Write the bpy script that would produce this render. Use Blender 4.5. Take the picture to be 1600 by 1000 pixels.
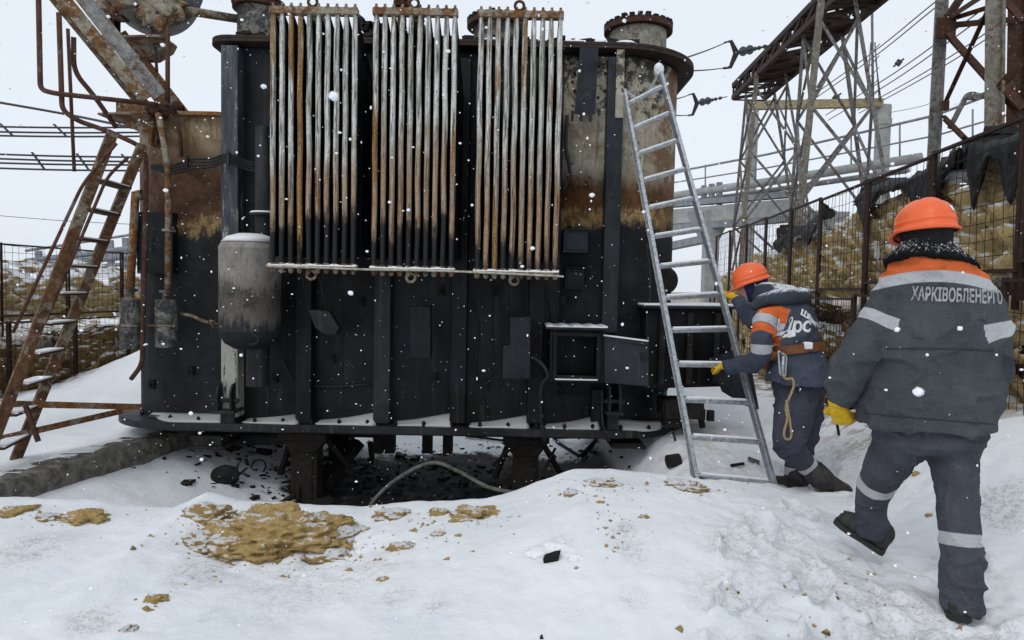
import bpy, bmesh, math, random
import numpy as np
from mathutils import Vector, Matrix
from mathutils.bvhtree import BVHTree
random.seed(7); RNG = np.random.default_rng(11)
for _o in list(bpy.data.objects): bpy.data.objects.remove(_o)
SC = bpy.context.scene; COL = SC.collection
R = math.radians

# ------------------------------------------------------------------ camera, sky, sun, exposure
EYE = Vector((0, 0, 1.55)); FPX = 1067.0; PITCH = math.atan(50 / FPX); ROLL = R(1.1)
_F = Vector((0, math.cos(PITCH), -math.sin(PITCH))); _U = Vector((0, math.sin(PITCH), math.cos(PITCH))); _R = Vector((1, 0, 0))
_R2 = _R * math.cos(ROLL) + _U * math.sin(ROLL); _U2 = _U * math.cos(ROLL) - _R * math.sin(ROLL)
cam = bpy.data.cameras.new('camera'); camo = bpy.data.objects.new('camera', cam); COL.objects.link(camo)
cam.sensor_width = 36; cam.lens = 36 * FPX / 1600; cam.clip_start = 0.05; cam.clip_end = 3000
camo.matrix_world = Matrix(((_R2.x, _U2.x, -_F.x, EYE.x), (_R2.y, _U2.y, -_F.y, EYE.y), (_R2.z, _U2.z, -_F.z, EYE.z), (0, 0, 0, 1)))
SC.camera = camo
SC.render.engine = 'CYCLES'
SC.view_settings.view_transform = 'Standard'; SC.view_settings.look = 'None'
SC.view_settings.exposure = 0.0; SC.view_settings.gamma = 1
SUN_EL, SUN_AZ = R(48), R(215)
W = bpy.data.worlds.new('World'); SC.world = W; W.use_nodes = True
wn = W.node_tree; wn.nodes.clear()
sky = wn.nodes.new('ShaderNodeTexSky'); sky.sky_type = 'NISHITA'; sky.sun_disc = False
sky.sun_elevation = SUN_EL; sky.sun_rotation = SUN_AZ; sky.air_density = 1.0; sky.dust_density = 4.0; sky.ozone_density = 1.0
hs = wn.nodes.new('ShaderNodeHueSaturation'); hs.inputs['Saturation'].default_value = 0.35
wmix = wn.nodes.new('ShaderNodeMix'); wmix.data_type = 'RGBA'; wmix.inputs[0].default_value = 0.80
wbg = wn.nodes.new('ShaderNodeBackground'); wbg.inputs['Strength'].default_value = 0.131
wout = wn.nodes.new('ShaderNodeOutputWorld')
wn.links.new(sky.outputs[0], hs.inputs['Color']); wn.links.new(hs.outputs[0], wmix.inputs[6])
wmix.inputs[7].default_value = (7.0, 7.55, 8.25, 1)          # an even overcast veil over the clear sky
wn.links.new(wmix.outputs[2], wbg.inputs['Color']); wn.links.new(wbg.outputs[0], wout.inputs['Surface'])
sl = bpy.data.lights.new('sun', 'SUN'); sl.energy = 0.5; sl.angle = R(18); sl.color = (1, .96, .9)
slo = bpy.data.objects.new('sun', sl); COL.objects.link(slo)
_sd = Vector((math.sin(SUN_AZ) * math.cos(SUN_EL), math.cos(SUN_AZ) * math.cos(SUN_EL), math.sin(SUN_EL)))
slo.rotation_euler = _sd.to_track_quat('Z', 'Y').to_euler(); slo.location = (0, -5, 12)

# ------------------------------------------------------------------ helpers
def ray(px, py):
    return _F + _R2 * ((px - 800) / FPX) + _U2 * ((500 - py) / FPX)
def P(px, py, Y):                                   # the point at depth Y that a pixel of the 1600 px photo shows
    d = ray(px, py); return EYE + d * (Y / d.y)
def V(*a): return Vector(a)
def lerp(a, b, t): return a + (b - a) * t
def sst(e0, e1, x):
    t = np.clip((x - e0) / (e1 - e0), 0, 1); return t * t * (3 - 2 * t)
def _hash(ix, iy, iz, s):
    h = (ix * 374761393 + iy * 668265263 + iz * 2147483647 + s * 974711) & 0xffffffff
    h = ((h ^ (h >> 13)) * 1274126177) & 0xffffffff
    return ((h ^ (h >> 16)) & 0xffff) / 65535.0
def vnoise(p, s=0):
    p = np.asarray(p, float); f = np.floor(p).astype(np.int64); t = p - f; t = t * t * (3 - 2 * t)
    o = 0
    for dx in (0, 1):
        for dy in (0, 1):
            for dz in (0, 1):
                w = (t[..., 0] if dx else 1 - t[..., 0]) * (t[..., 1] if dy else 1 - t[..., 1]) * (t[..., 2] if dz else 1 - t[..., 2])
                o = o + w * _hash(f[..., 0] + dx, f[..., 1] + dy, f[..., 2] + dz, s)
    return o
def fbm(p, oct=4, s=0, g=0.5):
    p = np.asarray(p, float); a = 1; o = 0; n = 0
    for k in range(oct):
        o = o + a * (vnoise(p * 2 ** k + 17.3 * k, s + k) - .5); n += a; a *= g
    return o / n * 2
def worley(p, s=0):                                  # distance to the nearest and second nearest scattered point
    p = np.asarray(p, float); f = np.floor(p).astype(np.int64); d1 = np.full(len(p), 9.0); d2 = np.full(len(p), 9.0)
    for dx in (-1, 0, 1):
        for dy in (-1, 0, 1):
            for dz in (-1, 0, 1):
                c = f + np.array([dx, dy, dz]); q = c + np.stack([_hash(c[:, 0], c[:, 1], c[:, 2], s + k) for k in range(3)], 1)
                r = np.linalg.norm(p - q, axis=1); d2 = np.minimum(d2, np.maximum(d1, r)); d1 = np.minimum(d1, r)
    return d1, d2
def mesh_obj(name, v, f, mats=(), parent=None, smooth=None, fm=None, attrs=None):
    me = bpy.data.meshes.new(name)
    off = Vector((0, 0, 0))
    if parent is not None:
        q = parent
        while q is not None: off = off + q.location; q = q.parent
    v = np.asarray(v, float).reshape(-1, 3) - np.array(off)
    me.from_pydata(v.tolist(), [], [tuple(x) for x in f]); me.validate()
    for m in (mats if isinstance(mats, (list, tuple)) else [mats]):
        if m: me.materials.append(m)
    if fm is not None and len(fm) == len(me.polygons): me.polygons.foreach_set('material_index', fm)
    if attrs:
        for k, a in attrs.items():
            at = me.attributes.new(k, 'FLOAT', 'POINT'); at.data.foreach_set('value', np.asarray(a, np.float32))
    if smooth is not None:
        if smooth >= 180: me.shade_smooth()
        else:
            me.shade_smooth()
            bm = bmesh.new(); bm.from_mesh(me)
            c = math.cos(R(smooth))
            for e in bm.edges:
                if len(e.link_faces) == 2 and e.link_faces[0].normal.dot(e.link_faces[1].normal) < c: e.smooth = False
            bm.to_mesh(me); bm.free()
    me.update()
    o = bpy.data.objects.new(name, me); COL.objects.link(o)
    if parent is not None: o.parent = parent
    return o
def tag(o, label, cat, group=None, kind=None):
    o['label'] = label
    if cat: o['category'] = cat
    if group: o['group'] = group
    if kind: o['kind'] = kind
    return o
def struct(o, kind='structure'):
    o['kind'] = kind; return o
def thing(name, label, cat, loc=(0, 0, 0), group=None):
    o = bpy.data.objects.new(name, None); COL.objects.link(o); o.location = loc; o.empty_display_size = .1
    return tag(o, label, cat, group)
def frame(d, up=None):
    d = Vector(d).normalized(); up = Vector(up) if up is not None else V(0, 0, 1)
    if abs(d.dot(up.normalized())) > .98: up = V(0, 1, 0) if abs(d.y) < .9 else V(1, 0, 0)
    s = d.cross(up).normalized(); u = s.cross(d).normalized(); return s, u
class MB:
    def __init__(self): self.v = []; self.f = []; self.m = []; self.cur = 0; self.pieces = []
    def add(self, v, f):
        self.pieces.append(([tuple(x) for x in v], [tuple(q) for q in f])); n = len(self.v); self.v += [tuple(x) for x in v]; self.f += [tuple(i + n for i in q) for q in f]; self.m += [self.cur] * len(f); return self
    def box(self, c, s, M=None):
        c = Vector(c); h = [x / 2 for x in s]; vs = []
        for z in (-1, 1):
            for y in (-1, 1):
                for x in (-1, 1):
                    p = V(x * h[0], y * h[1], z * h[2]); vs.append(c + (M @ p if M else p))
        return self.add(vs, [(0, 2, 3, 1), (4, 5, 7, 6), (0, 1, 5, 4), (2, 6, 7, 3), (0, 4, 6, 2), (1, 3, 7, 5)])
    def bar(self, a, b, w, h, up=None):             # box from a to b: w across (side), h along up
        a = Vector(a); b = Vector(b); s, u = frame(b - a, up); vs = []
        for p in (a, b):
            for y in (-1, 1):
                for x in (-1, 1): vs.append(p + s * x * w / 2 + u * y * h / 2)
        return self.add(vs, [(0, 1, 3, 2), (4, 6, 7, 5), (0, 4, 5, 1), (2, 3, 7, 6), (0, 2, 6, 4), (1, 5, 7, 3)])
    def angle(self, a, b, w, t, up=None):           # L section
        a = Vector(a); b = Vector(b); s, u = frame(b - a, up)
        self.bar(a + u * t / 2, b + u * t / 2, w, t, up); self.bar(a + s * (w / 2 - t / 2) + u * (w / 2 + t), b + s * (w / 2 - t / 2) + u * (w / 2 + t), t, w, up)
        return self
    def channel(self, a, b, w, h, t, up=None):      # U section open along -up
        a = Vector(a); b = Vector(b); s, u = frame(b - a, up)
        self.bar(a, b, w, t, up)
        for k in (-1, 1):
            o = s * k * (w / 2 - t / 2) - u * (h / 2 + t / 2); self.bar(a + o, b + o, t, h, up)
        return self
    def ibeam(self, a, b, w, h, t, up=None):
        a = Vector(a); b = Vector(b); s, u = frame(b - a, up)
        self.bar(a, b, t, h - 2 * t, up)
        for k in (-1, 1):
            o = u * k * (h / 2 - t / 2); self.bar(a + o, b + o, w, t, up)
        return self
    def tube(self, pts, r, n=8, cap=True, sq=1.0):
        pts = [Vector(p) for p in pts]; k = len(pts); rs = r if isinstance(r, (list, tuple)) else [r] * k
        s, u = frame((pts[1] - pts[0])); rings = []
        for i, p in enumerate(pts):
            d = ((pts[min(i + 1, k - 1)] - p).normalized() + (p - pts[max(i - 1, 0)]).normalized()) if 0 < i < k - 1 else (pts[min(i + 1, k - 1)] - pts[max(i - 1, 0)])
            d.normalize(); s = (s - d * s.dot(d)).normalized(); u = s.cross(d).normalized()
            rings.append([p + (s * math.cos(2 * math.pi * j / n) + u * math.sin(2 * math.pi * j / n) * sq) * rs[i] for j in range(n)])
        return self.loft(rings, cap)
    def loft(self, rings, cap=True):
        n = len(rings[0]); v = [p for r_ in rings for p in r_]; f = []
        for i in range(len(rings) - 1):
            for j in range(n):
                a = i * n + j; b = i * n + (j + 1) % n; f.append((a, b, b + n, a + n))
        if cap:
            c0 = sum((Vector(p) for p in rings[0]), Vector()) / n; c1 = sum((Vector(p) for p in rings[-1]), Vector()) / n
            v += [c0, c1]; i0 = len(v) - 2; m = (len(rings) - 1) * n
            for j in range(n):
                f.append((i0, (j + 1) % n, j)); f.append((i0 + 1, m + j, m + (j + 1) % n))
        return self.add(v, f)
    def lathe(self, prof, c, axis=(0, 0, 1), n=24, cap=True):   # prof: (radius, height along axis)
        s, u = frame(axis); a = Vector(axis).normalized(); c = Vector(c)
        return self.loft([[c + a * h + (s * math.cos(2 * math.pi * j / n) + u * math.sin(2 * math.pi * j / n)) * max(r, 1e-4) for j in range(n)] for r, h in prof], cap)
    def torus(self, c, axis, r, rr, n=20, k=8):
        s, u = frame(axis); c = Vector(c); a = Vector(axis).normalized(); rings = []
        for i in range(n):
            t = 2 * math.pi * i / n; d = s * math.cos(t) + u * math.sin(t)
            rings.append([c + d * (r + rr * math.cos(2 * math.pi * j / k)) + a * rr * math.sin(2 * math.pi * j / k) for j in range(k)])
        v = [p for q in rings for p in q]; f = []
        for i in range(n):
            for j in range(k):
                f.append((i * k + j, i * k + (j + 1) % k, ((i + 1) % n) * k + (j + 1) % k, ((i + 1) % n) * k + j))
        return self.add(v, f)
    def prism(self, poly, d):                        # planar polygon (3D points) swept by d
        n = len(poly); d = Vector(d); v = [Vector(p) for p in poly] + [Vector(p) + d for p in poly]
        return self.add(v, [tuple(range(n))[::-1], tuple(range(n, 2 * n))] + [(i, (i + 1) % n, n + (i + 1) % n, n + i) for i in range(n)])
    def build(self, name, mats, parent=None, smooth=40, bevel=0):
        o = mesh_obj(name, self.v, self.f, mats, parent, smooth, self.m)
        if bevel:
            b = o.modifiers.new('bevel', 'BEVEL'); b.width = bevel; b.segments = 2; b.limit_method = 'ANGLE'; b.angle_limit = R(50)
        return o
def each(mb, name, mats, parent=None, smooth=40):           # one object per piece added to the builder
    out = []
    for v, f in mb.pieces: out.append(recalc(mesh_obj(name, v, f, mats, parent, smooth)))
    return out
def recalc(o):
    bm = bmesh.new(); bm.from_mesh(o.data); bmesh.ops.recalc_face_normals(bm, faces=bm.faces); bm.to_mesh(o.data); bm.free(); return o
def curve_pts(ctrl, n=24):                           # Catmull-Rom through control points
    c = [Vector(p) for p in ctrl]; c = [c[0] * 2 - c[1]] + c + [c[-1] * 2 - c[-2]]; out = []
    m = len(c) - 3
    for i in range(m):
        for k in range(n):
            t = k / n; p0, p1, p2, p3 = c[i:i + 4]
            out.append(.5 * ((2 * p1) + (p2 - p0) * t + (2 * p0 - 5 * p1 + 4 * p2 - p3) * t * t + (3 * p1 - p0 - 3 * p2 + p3) * t ** 3))
    out.append(c[-2]); return out
def round_path(pts, r, n=6):                         # straight pipe runs with rounded corners
    pts = [Vector(p) for p in pts]; out = [pts[0]]
    for i in range(1, len(pts) - 1):
        a, b, c = pts[i - 1:i + 2]; d1 = (a - b); d2 = (c - b); q = min(r, d1.length * .45, d2.length * .45)
        p1 = b + d1.normalized() * q; p2 = b + d2.normalized() * q
        for k in range(n + 1):
            t = k / n; out.append(p1 * (1 - t) ** 2 + b * 2 * t * (1 - t) + p2 * t * t)
    out.append(pts[-1]); return out

# ------------------------------------------------------------------ materials
class S:
    def __init__(self, name, rough=.6, spec=.5, metal=0):
        self.m = bpy.data.materials.new(name); self.m.use_nodes = True; self.t = self.m.node_tree
        self.b = self.t.nodes['Principled BSDF']; self.b.inputs['Roughness'].default_value = rough
        self.b.inputs['Specular IOR Level'].default_value = spec; self.b.inputs['Metallic'].default_value = metal
    def n(self, t, **k):
        q = self.t.nodes.new(t)
        for a, b in k.items(): setattr(q, a, b)
        return q
    def l(self, a, b): self.t.links.new(a, b)
    def put(self, sock, v):
        if hasattr(v, 'is_output'): self.l(v, sock)
        else: sock.default_value = (*v, 1) if isinstance(v, tuple) and len(v) == 3 and sock.type == 'RGBA' else v
    def pos(self): return self.n('ShaderNodeNewGeometry').outputs['Position']
    def nz(self): return self.sep(self.n('ShaderNodeNewGeometry').outputs['Normal'])[2]
    def obj(self): return self.n('ShaderNodeTexCoord').outputs['Object']
    def rnd(self): return self.n('ShaderNodeObjectInfo').outputs['Random']
    def at(self, name): return self.n('ShaderNodeAttribute', attribute_name=name).outputs['Fac']
    def map(self, v, s):
        q = self.n('ShaderNodeMapping'); self.l(v, q.inputs[0]); q.inputs['Scale'].default_value = s; return q.outputs[0]
    def noise(self, v, sc=5, det=4, ro=.6, dist=0):
        q = self.n('ShaderNodeTexNoise'); self.l(v, q.inputs['Vector']); q.inputs['Scale'].default_value = sc
        q.inputs['Detail'].default_value = det; q.inputs['Roughness'].default_value = ro; q.inputs['Distortion'].default_value = dist
        return q.outputs['Fac']
    def voro(self, v, sc=5, feat='F1'):
        q = self.n('ShaderNodeTexVoronoi', feature=feat); self.l(v, q.inputs['Vector']); q.inputs['Scale'].default_value = sc; return q.outputs['Distance']
    def sep(self, v):
        q = self.n('ShaderNodeSeparateXYZ'); self.l(v, q.inputs[0]); return q.outputs
    def comb(self, x, y, z):
        q = self.n('ShaderNodeCombineXYZ')
        for i, a in enumerate((x, y, z)): self.put(q.inputs[i], a)
        return q.outputs[0]
    def ma(self, op, a, b=None, c=None):
        q = self.n('ShaderNodeMath', operation=op)
        for i, x in enumerate((a, b, c)):
            if x is not None: self.put(q.inputs[i], x)
        return q.outputs[0]
    def ss(self, x, e0, e1):
        q = self.n('ShaderNodeMapRange', interpolation_type='SMOOTHSTEP'); self.put(q.inputs[0], x)
        q.inputs[1].default_value = e0; q.inputs[2].default_value = e1; return q.outputs[0]
    def ramp(self, f, stops):
        q = self.n('ShaderNodeValToRGB'); self.l(f, q.inputs[0]); e = q.color_ramp.elements
        for i, (p, c) in enumerate(stops):
            x = e[i] if i < 2 else e.new(p)
            x.position = p; x.color = (*c, 1)
        return q.outputs[0]
    def mix(self, f, a, b):
        q = self.n('ShaderNodeMix', data_type='RGBA'); self.put(q.inputs[0], f); self.put(q.inputs[6], a); self.put(q.inputs[7], b); return q.outputs[2]
    def col(self, c): self.put(self.b.inputs['Base Color'], c); return self
    def rough(self, r): self.put(self.b.inputs['Roughness'], r); return self
    def bump(self, h, st=.3, d=.01):
        q = self.n('ShaderNodeBump'); q.inputs['Strength'].default_value = st; q.inputs['Distance'].default_value = d
        self.l(h, q.inputs['Height']); self.l(q.outputs[0], self.b.inputs['Normal']); return self
def simple(name, c, c2=None, sc=20, rough=.6, spec=.4, metal=0, bump=.15, bd=.003):
    s = S(name, rough, spec, metal); p = s.pos(); n = s.noise(p, sc, 5, .65)
    s.col(s.mix(s.ss(n, .3, .7), c, c2 if c2 else tuple(x * .6 for x in c))); s.bump(s.noise(p, sc * 4, 4), bump, bd); return s.m
SNOWC = (.805, .82, .835)
def m_soot(name, lo=(.0046, .0044, .0046), hi=(.012, .0150, .0205), patch=(.038, .033, .027), amt=1.0):
    s = S(name, .62, .20); p = s.pos()
    st = s.noise(s.map(p, (7, 7, .6)), 1.8, 8, .72, .3); bl = s.noise(p, 1.3, 7, .68, .4); b2 = s.noise(p, 5.5, 8, .76, .6); fi = s.noise(p, 55, 5, .75)
    c = s.mix(s.ss(bl, .36, .64), lo, hi); c = s.mix(s.ma('MULTIPLY', s.ss(st, .52, .70), .75 * amt), c, patch)
    c = s.mix(s.ma('MULTIPLY', s.ss(b2, .60, .70), .6 * amt), c, tuple(q * 1.25 for q in patch)); c = s.mix(s.ma('MULTIPLY', s.ss(b2, .42, .32), .8), c, tuple(q * .6 for q in lo))
    c = s.mix(s.ma('MULTIPLY', s.ss(fi, .63, .72), .5 * amt), c, (.060, .058, .052))
    s.col(c); s.rough(s.ma('MULTIPLY_ADD', b2, .75, .10)); s.bump(s.ma('ADD', fi, s.ma('MULTIPLY', b2, 1.5)), .3, .005); return s.m
def m_peel(name, z0, z1):                              # grey blue paint flaked off to pale primer lower down
    s = S(name, .65, .25); p = s.pos(); z = s.sep(p)[2]; st = s.noise(s.map(p, (14, 14, 1.6)), 1.6, 8, .74, .3); b = s.noise(p, 16, 7, .76); fi = s.noise(p, 60, 4, .75)
    k = s.ma('ADD', s.ma('MULTIPLY', st, .75), s.ma('MULTIPLY', b, .35)); k = s.ma('ADD', k, s.ma('MULTIPLY', s.ss(z, z1, z0), .16))
    c = s.mix(s.ss(st, .4, .62), (.040, .047, .058), (.085, .092, .104)); c = s.mix(s.ss(k, .62, .69), c, (.40, .39, .34)); c = s.mix(s.ss(b, .58, .66), c, (.018, .018, .018)); s.col(c); s.bump(s.ma('ADD', fi, b), .4, .004); return s.m
def m_rust(name, base=(.12, .045, .018), hi=(.28, .12, .035), paint=(.30, .28, .22), amt=.5, dark=(.018, .014, .012)):
    s = S(name, .8, .25); p = s.pos(); a = s.noise(p, 5.5, 8, .72, .9); b = s.noise(p, 17, 7, .74, .3); f = s.noise(p, 80, 4, .75)
    c = s.mix(s.ss(b, .32, .66), base, hi); c = s.mix(s.ma('MULTIPLY', s.ss(f, .52, .68), .6), c, tuple(x * .35 for x in base))
    pc = s.mix(s.ss(s.noise(p, 11, 6, .7), .35, .65), paint, tuple(x * .55 for x in paint)); pc = s.mix(s.ma('MULTIPLY', s.ss(f, .54, .66), .55), pc, base)
    c = s.mix(s.ss(s.ma('ADD', s.ma('MULTIPLY', a, .7), s.ma('MULTIPLY', b, .3)), .60 - amt * .22, .66 - amt * .18), c, pc)
    c = s.mix(s.ss(s.noise(p, 8.3, 7, .78, .5), .56, .66), c, dark); s.col(c); s.bump(s.ma('ADD', b, f), .45, .004); return s.m
M = {}
M['soot'] = m_soot('sooted_steel')
M['soot_grey'] = m_soot('sooted_grey_steel', (.011, .012, .013), (.030, .033, .037), (.075, .072, .064))
M['soot_blue'] = m_soot('sooted_blue_steel', (.011, .0135, .0175), (.030, .036, .044), (.052, .055, .054))
M['char'] = simple('charred_black', (.012, .012, .012), (.028, .026, .024), 9, .85, .15)
M['rust'] = m_rust('rusty_steel')
M['rust_dark'] = m_rust('dark_rusty_steel', (.035, .016, .012), (.085, .036, .018), (.10, .085, .065), .25)
M['rust_paint'] = m_rust('flaking_painted_steel', (.085, .038, .018), (.22, .105, .038), (.34, .31, .24), .64, (.03, .022, .018))
M['seam'] = simple('seam_thread', (.030, .033, .036), (.05, .055, .06), 30, .9, .1)
M['pipe'] = m_rust('brown_pipe_steel', (.055, .026, .020), (.12, .052, .032), (.16, .14, .13), .3)
def m_zone(name, z0, band, top_a, top_b, rustc, streak, wob=.16, edge=(.34, .23, .10), burn=None):      # painted wall burnt black below a scorch line
    s = S(name, .66, .22); p = s.pos(); x, y, z = s.sep(p)
    st = s.noise(s.map(p, (6, 6, .55)), 2.4, 8, .75, .2); bl = s.noise(p, 2.6, 8, .74, .5); b3 = s.noise(p, 9, 7, .75, .4); f = s.noise(p, 48, 5, .75)
    zz = s.ma('ADD', z, s.ma('MULTIPLY', s.ma('SUBTRACT', bl, .5), wob * 1.6)); zz = s.ma('ADD', zz, s.ma('MULTIPLY', s.ma('SUBTRACT', st, .5), wob * 1.8)); zz = s.ma('ADD', zz, s.ma('MULTIPLY', s.ma('SUBTRACT', f, .5), wob * .6))
    c = s.mix(s.ss(bl, .38, .62), top_a, top_b); c = s.mix(s.ma('MULTIPLY', s.ss(st, .50, .68), streak), c, (.05, .03, .018))
    c = s.mix(s.ma('MULTIPLY', s.ss(b3, .56, .66), streak), c, (.10, .055, .028)); c = s.mix(s.ma('MULTIPLY', s.ss(st, .42, .34), .6), c, tuple(min(.62, q * 1.5) for q in top_a))
    c = s.mix(s.ma('MULTIPLY', s.ss(f, .58, .68), .55), c, (.05, .04, .03))
    rc = s.mix(s.ss(b3, .38, .62), rustc, tuple(q * .45 for q in rustc))
    c = s.mix(s.ss(zz, z0 + band * 1.3, z0 + band * .7), c, rc)
    c = s.mix(s.ma('MULTIPLY', s.ss(zz, z0 + .17, z0 + .08), s.ss(b3, .36, .56)), c, edge)
    if burn: c = s.mix(s.ma('MULTIPLY', s.ss(s.ma('ADD', b3, s.ma('MULTIPLY', s.ss(z, burn - .9, burn), .16)), .60, .68), .9), c, (.022, .021, .021)); c = s.mix(s.ma('MULTIPLY', s.ss(s.ma('ADD', bl, s.ma('MULTIPLY', s.ss(x, 1.25, 1.6), .22)), .60, .70), .85), c, (.15, .075, .032))
    c = s.mix(s.ss(zz, z0 + .05, z0 - .08), c, s.mix(s.ss(bl, .4, .65), (.009, .010, .012), (.024, .027, .030)))
    s.col(c); s.bump(f, .3, .004); return s.m
def m_fin(name, zb, rust_h, amt):
    s = S(name, .66, .28); p = s.pos(); z = s.sep(p)[2]; r = s.rnd()
    pv = s.comb(s.ma('MULTIPLY_ADD', r, 37.0, s.sep(p)[0]), s.sep(p)[1], z)
    st = s.noise(s.map(pv, (42, 42, 1.6)), 1.5, 8, .75, .3); st2 = s.noise(s.map(pv, (60, 60, 7)), 1.2, 6, .75); bl = s.noise(s.map(pv, (3, 3, 2.4)), 1.2, 7, .72); f = s.noise(pv, 60, 5, .78)
    q = s.ma('ADD', z, s.ma('MULTIPLY', s.ma('SUBTRACT', r, .5), .30)); q = s.ma('ADD', q, s.ma('MULTIPLY', s.ma('SUBTRACT', bl, .5), .5)); q = s.ma('ADD', q, s.ma('MULTIPLY', s.ma('SUBTRACT', st, .5), .7))
    c = s.mix(s.ss(bl, .35, .65), (.40, .395, .345), (.68, .69, .66)); c = s.mix(s.ma('MULTIPLY', s.ss(st, .50, .58), .9), c, (.045, .042, .038))
    c = s.mix(s.ma('MULTIPLY', s.ss(st2, .54, .62), .75), c, (.12, .085, .05)); c = s.mix(s.ma('MULTIPLY', s.ss(f, .56, .64), .7), c, (.07, .06, .05))
    rz = s.ma('MULTIPLY', s.ss(q, zb + rust_h, zb + rust_h * .4), s.ss(st2, .70, .48)); pr = s.ss(s.ma('ADD', s.noise(s.map(pv, (9, 9, .9)), 1.1, 5, .65), s.ma('MULTIPLY', r, .22)), .72 - amt * .25, .78 - amt * .25)
    rc = s.mix(s.ss(f, .36, .6), (.11, .055, .020), (.33, .185, .070)); rc = s.mix(s.ss(st, .52, .62), rc, (.05, .026, .014)); rc = s.mix(s.ma('MULTIPLY', s.ss(st, .44, .36), .6), rc, (.46, .36, .20))
    c = s.mix(s.ma('MAXIMUM', s.ma('MULTIPLY', rz, .85), pr), c, rc)
    c = s.mix(s.ss(q, zb + .08, zb - .05), c, s.mix(s.ss(f, .5, .7), (.011, .011, .012), (.028, .026, .024)))
    s.col(c); s.bump(s.ma('ADD', f, st), .4, .003); return s.m
def m_snow(name, c=SNOWC):
    s = S(name, .75, .25); p = s.pos(); n = s.noise(p, 2.2, 6, .6)
    s.col(s.mix(s.ss(n, .3, .7), c, tuple(x * .94 for x in c))); s.bump(s.noise(p, 26, 6, .7), .35, .012)
    s.b.inputs['Subsurface Weight'].default_value = 0.0; return s.m
M['snow'] = m_snow('lying_snow'); M['snow_dirty'] = m_snow('sooty_snow', (.50, .52, .51))
M['flake'] = S('snowflake', .8, .2).col((.9, .92, .95)).m
def m_fluff():
    s = S('fluffy_snowflake', .9, .1); s.col((.9, .92, .95)); q = s.n('ShaderNodeLayerWeight'); q.inputs[0].default_value = .5; s.put(s.b.inputs['Alpha'], s.ss(q.outputs['Facing'], .95, .05)); return s.m
M['fluff'] = m_fluff()
def m_alu():
    s = S('galvanised_aluminium', .42, .5, .75); p = s.pos(); n = s.noise(p, 30, 5, .7)
    s.col(s.mix(s.ss(n, .35, .7), (.52, .55, .58), (.27, .285, .30))); s.rough(s.ma('MULTIPLY_ADD', n, .4, .28)); s.bump(n, .1, .002); return s.m
M['alu'] = m_alu()
def m_clay(name, snowy=.35, ca=(.50, .30, .085), cb=(.30, .165, .042), cd=(.11, .066, .028), nsc=1.0, thr=.55):
    s = S(name, 1.0, .04); p = s.pos(); a = s.noise(p, 7 * nsc, 7, .74, .3); b = s.noise(p, 32 * nsc, 6, .78); k = s.noise(p, 4.0 * nsc, 6, .74); g = s.noise(p, 150, 4, .85)
    c = s.mix(s.ss(b, .3, .68), cb, ca); c = s.mix(s.ss(a, .55, .66), c, cd); c = s.mix(s.ma('MULTIPLY', s.ss(g, .56, .66), .7), c, tuple(q * .55 for q in cb)); c = s.mix(s.ma('MULTIPLY', s.ss(g, .42, .34), .6), c, tuple(min(.8, q * 1.25) for q in ca))
    nz = s.nz(); w = s.ma('ADD', s.ma('MULTIPLY', nz, snowy), s.ma('MULTIPLY', k, .75)); w = s.ma('ADD', w, s.ma('MULTIPLY', b, .22)); w = s.ma('ADD', w, s.ma('MULTIPLY', s.ma('SUBTRACT', g, .5), .20)); sn = s.ss(w, thr + .03, thr + .09)
    c = s.mix(s.ma('MULTIPLY', sn, s.ss(nz, .12, .32)), c, SNOWC); s.col(c); s.bump(s.ma('ADD', s.ma('ADD', a, b), s.ma('MULTIPLY', g, .5)), .9, .022); return s.m
M['clay'] = m_clay('clay_with_snow', .30, (.60, .43, .19), (.41, .275, .105), (.16, .105, .05), thr=.74)
M['clay_snowy'] = m_clay('snowy_clay', .42, (.55, .39, .17), (.34, .225, .09), (.13, .085, .042), thr=.70)
M['straw'] = m_clay('fibrous_fill', .62, (.72, .55, .27), (.50, .355, .165), (.15, .10, .055), 2.4, thr=.775)
M['straw_shaded'] = m_clay('shaded_fibrous_fill', .55, (.36, .25, .105), (.15, .095, .042), (.022, .015, .011), 2.2, thr=.86)  # darker copy of the straw, shade of the lower cages put into its colour
M['concrete'] = simple('aged_concrete', (.22, .205, .18), (.085, .078, .068), 14, .95, .15, 0, .9, .02)
M['pale_concrete'] = simple('pale_concrete', (.36, .37, .36), (.25, .26, .26), 3, .9, .2)
M['grey_steel'] = simple('grey_painted_steel', (.26, .28, .30), (.17, .18, .20), 4, .6, .3)
M['yellow_steel'] = m_rust('yellowed_steel', (.16, .09, .05), (.30, .20, .10), (.42, .36, .22), 1.0, (.12, .09, .07))
M['lattice'] = m_rust('weathered_hazy_lattice_steel', (.065, .045, .040), (.13, .088, .068), (.24, .235, .23), .85, (.055, .046, .044))  # weathered steel, greyed and lightened so the colour carries the haze
M['strut_grey'] = m_rust('grey_worn_steel', (.09, .05, .03), (.20, .12, .06), (.36, .36, .35), .95, (.05, .042, .038))
M['wire'] = S('conductor_wire', .5, .3).col((.035, .037, .042)).m
M['mesh_wire'] = m_rust('rusty_mesh_wire', (.022, .013, .011), (.050, .024, .016), (.03, .02, .018), .1)
M['plastic'] = simple('black_plastic', (.008, .0085, .009), (.016, .017, .018), 8, .55, .18, 0, .6, .02)
M['rubber'] = simple('black_rubber', (.016, .016, .017), (.03, .03, .03), 20, .7, .3)
M['hose'] = simple('dirty_grey_hose', (.16, .155, .14), (.06, .055, .05), 15, .8, .2)
M['ins'] = S('glass_insulator', .3, .5).col((.05, .065, .07)).m
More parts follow.
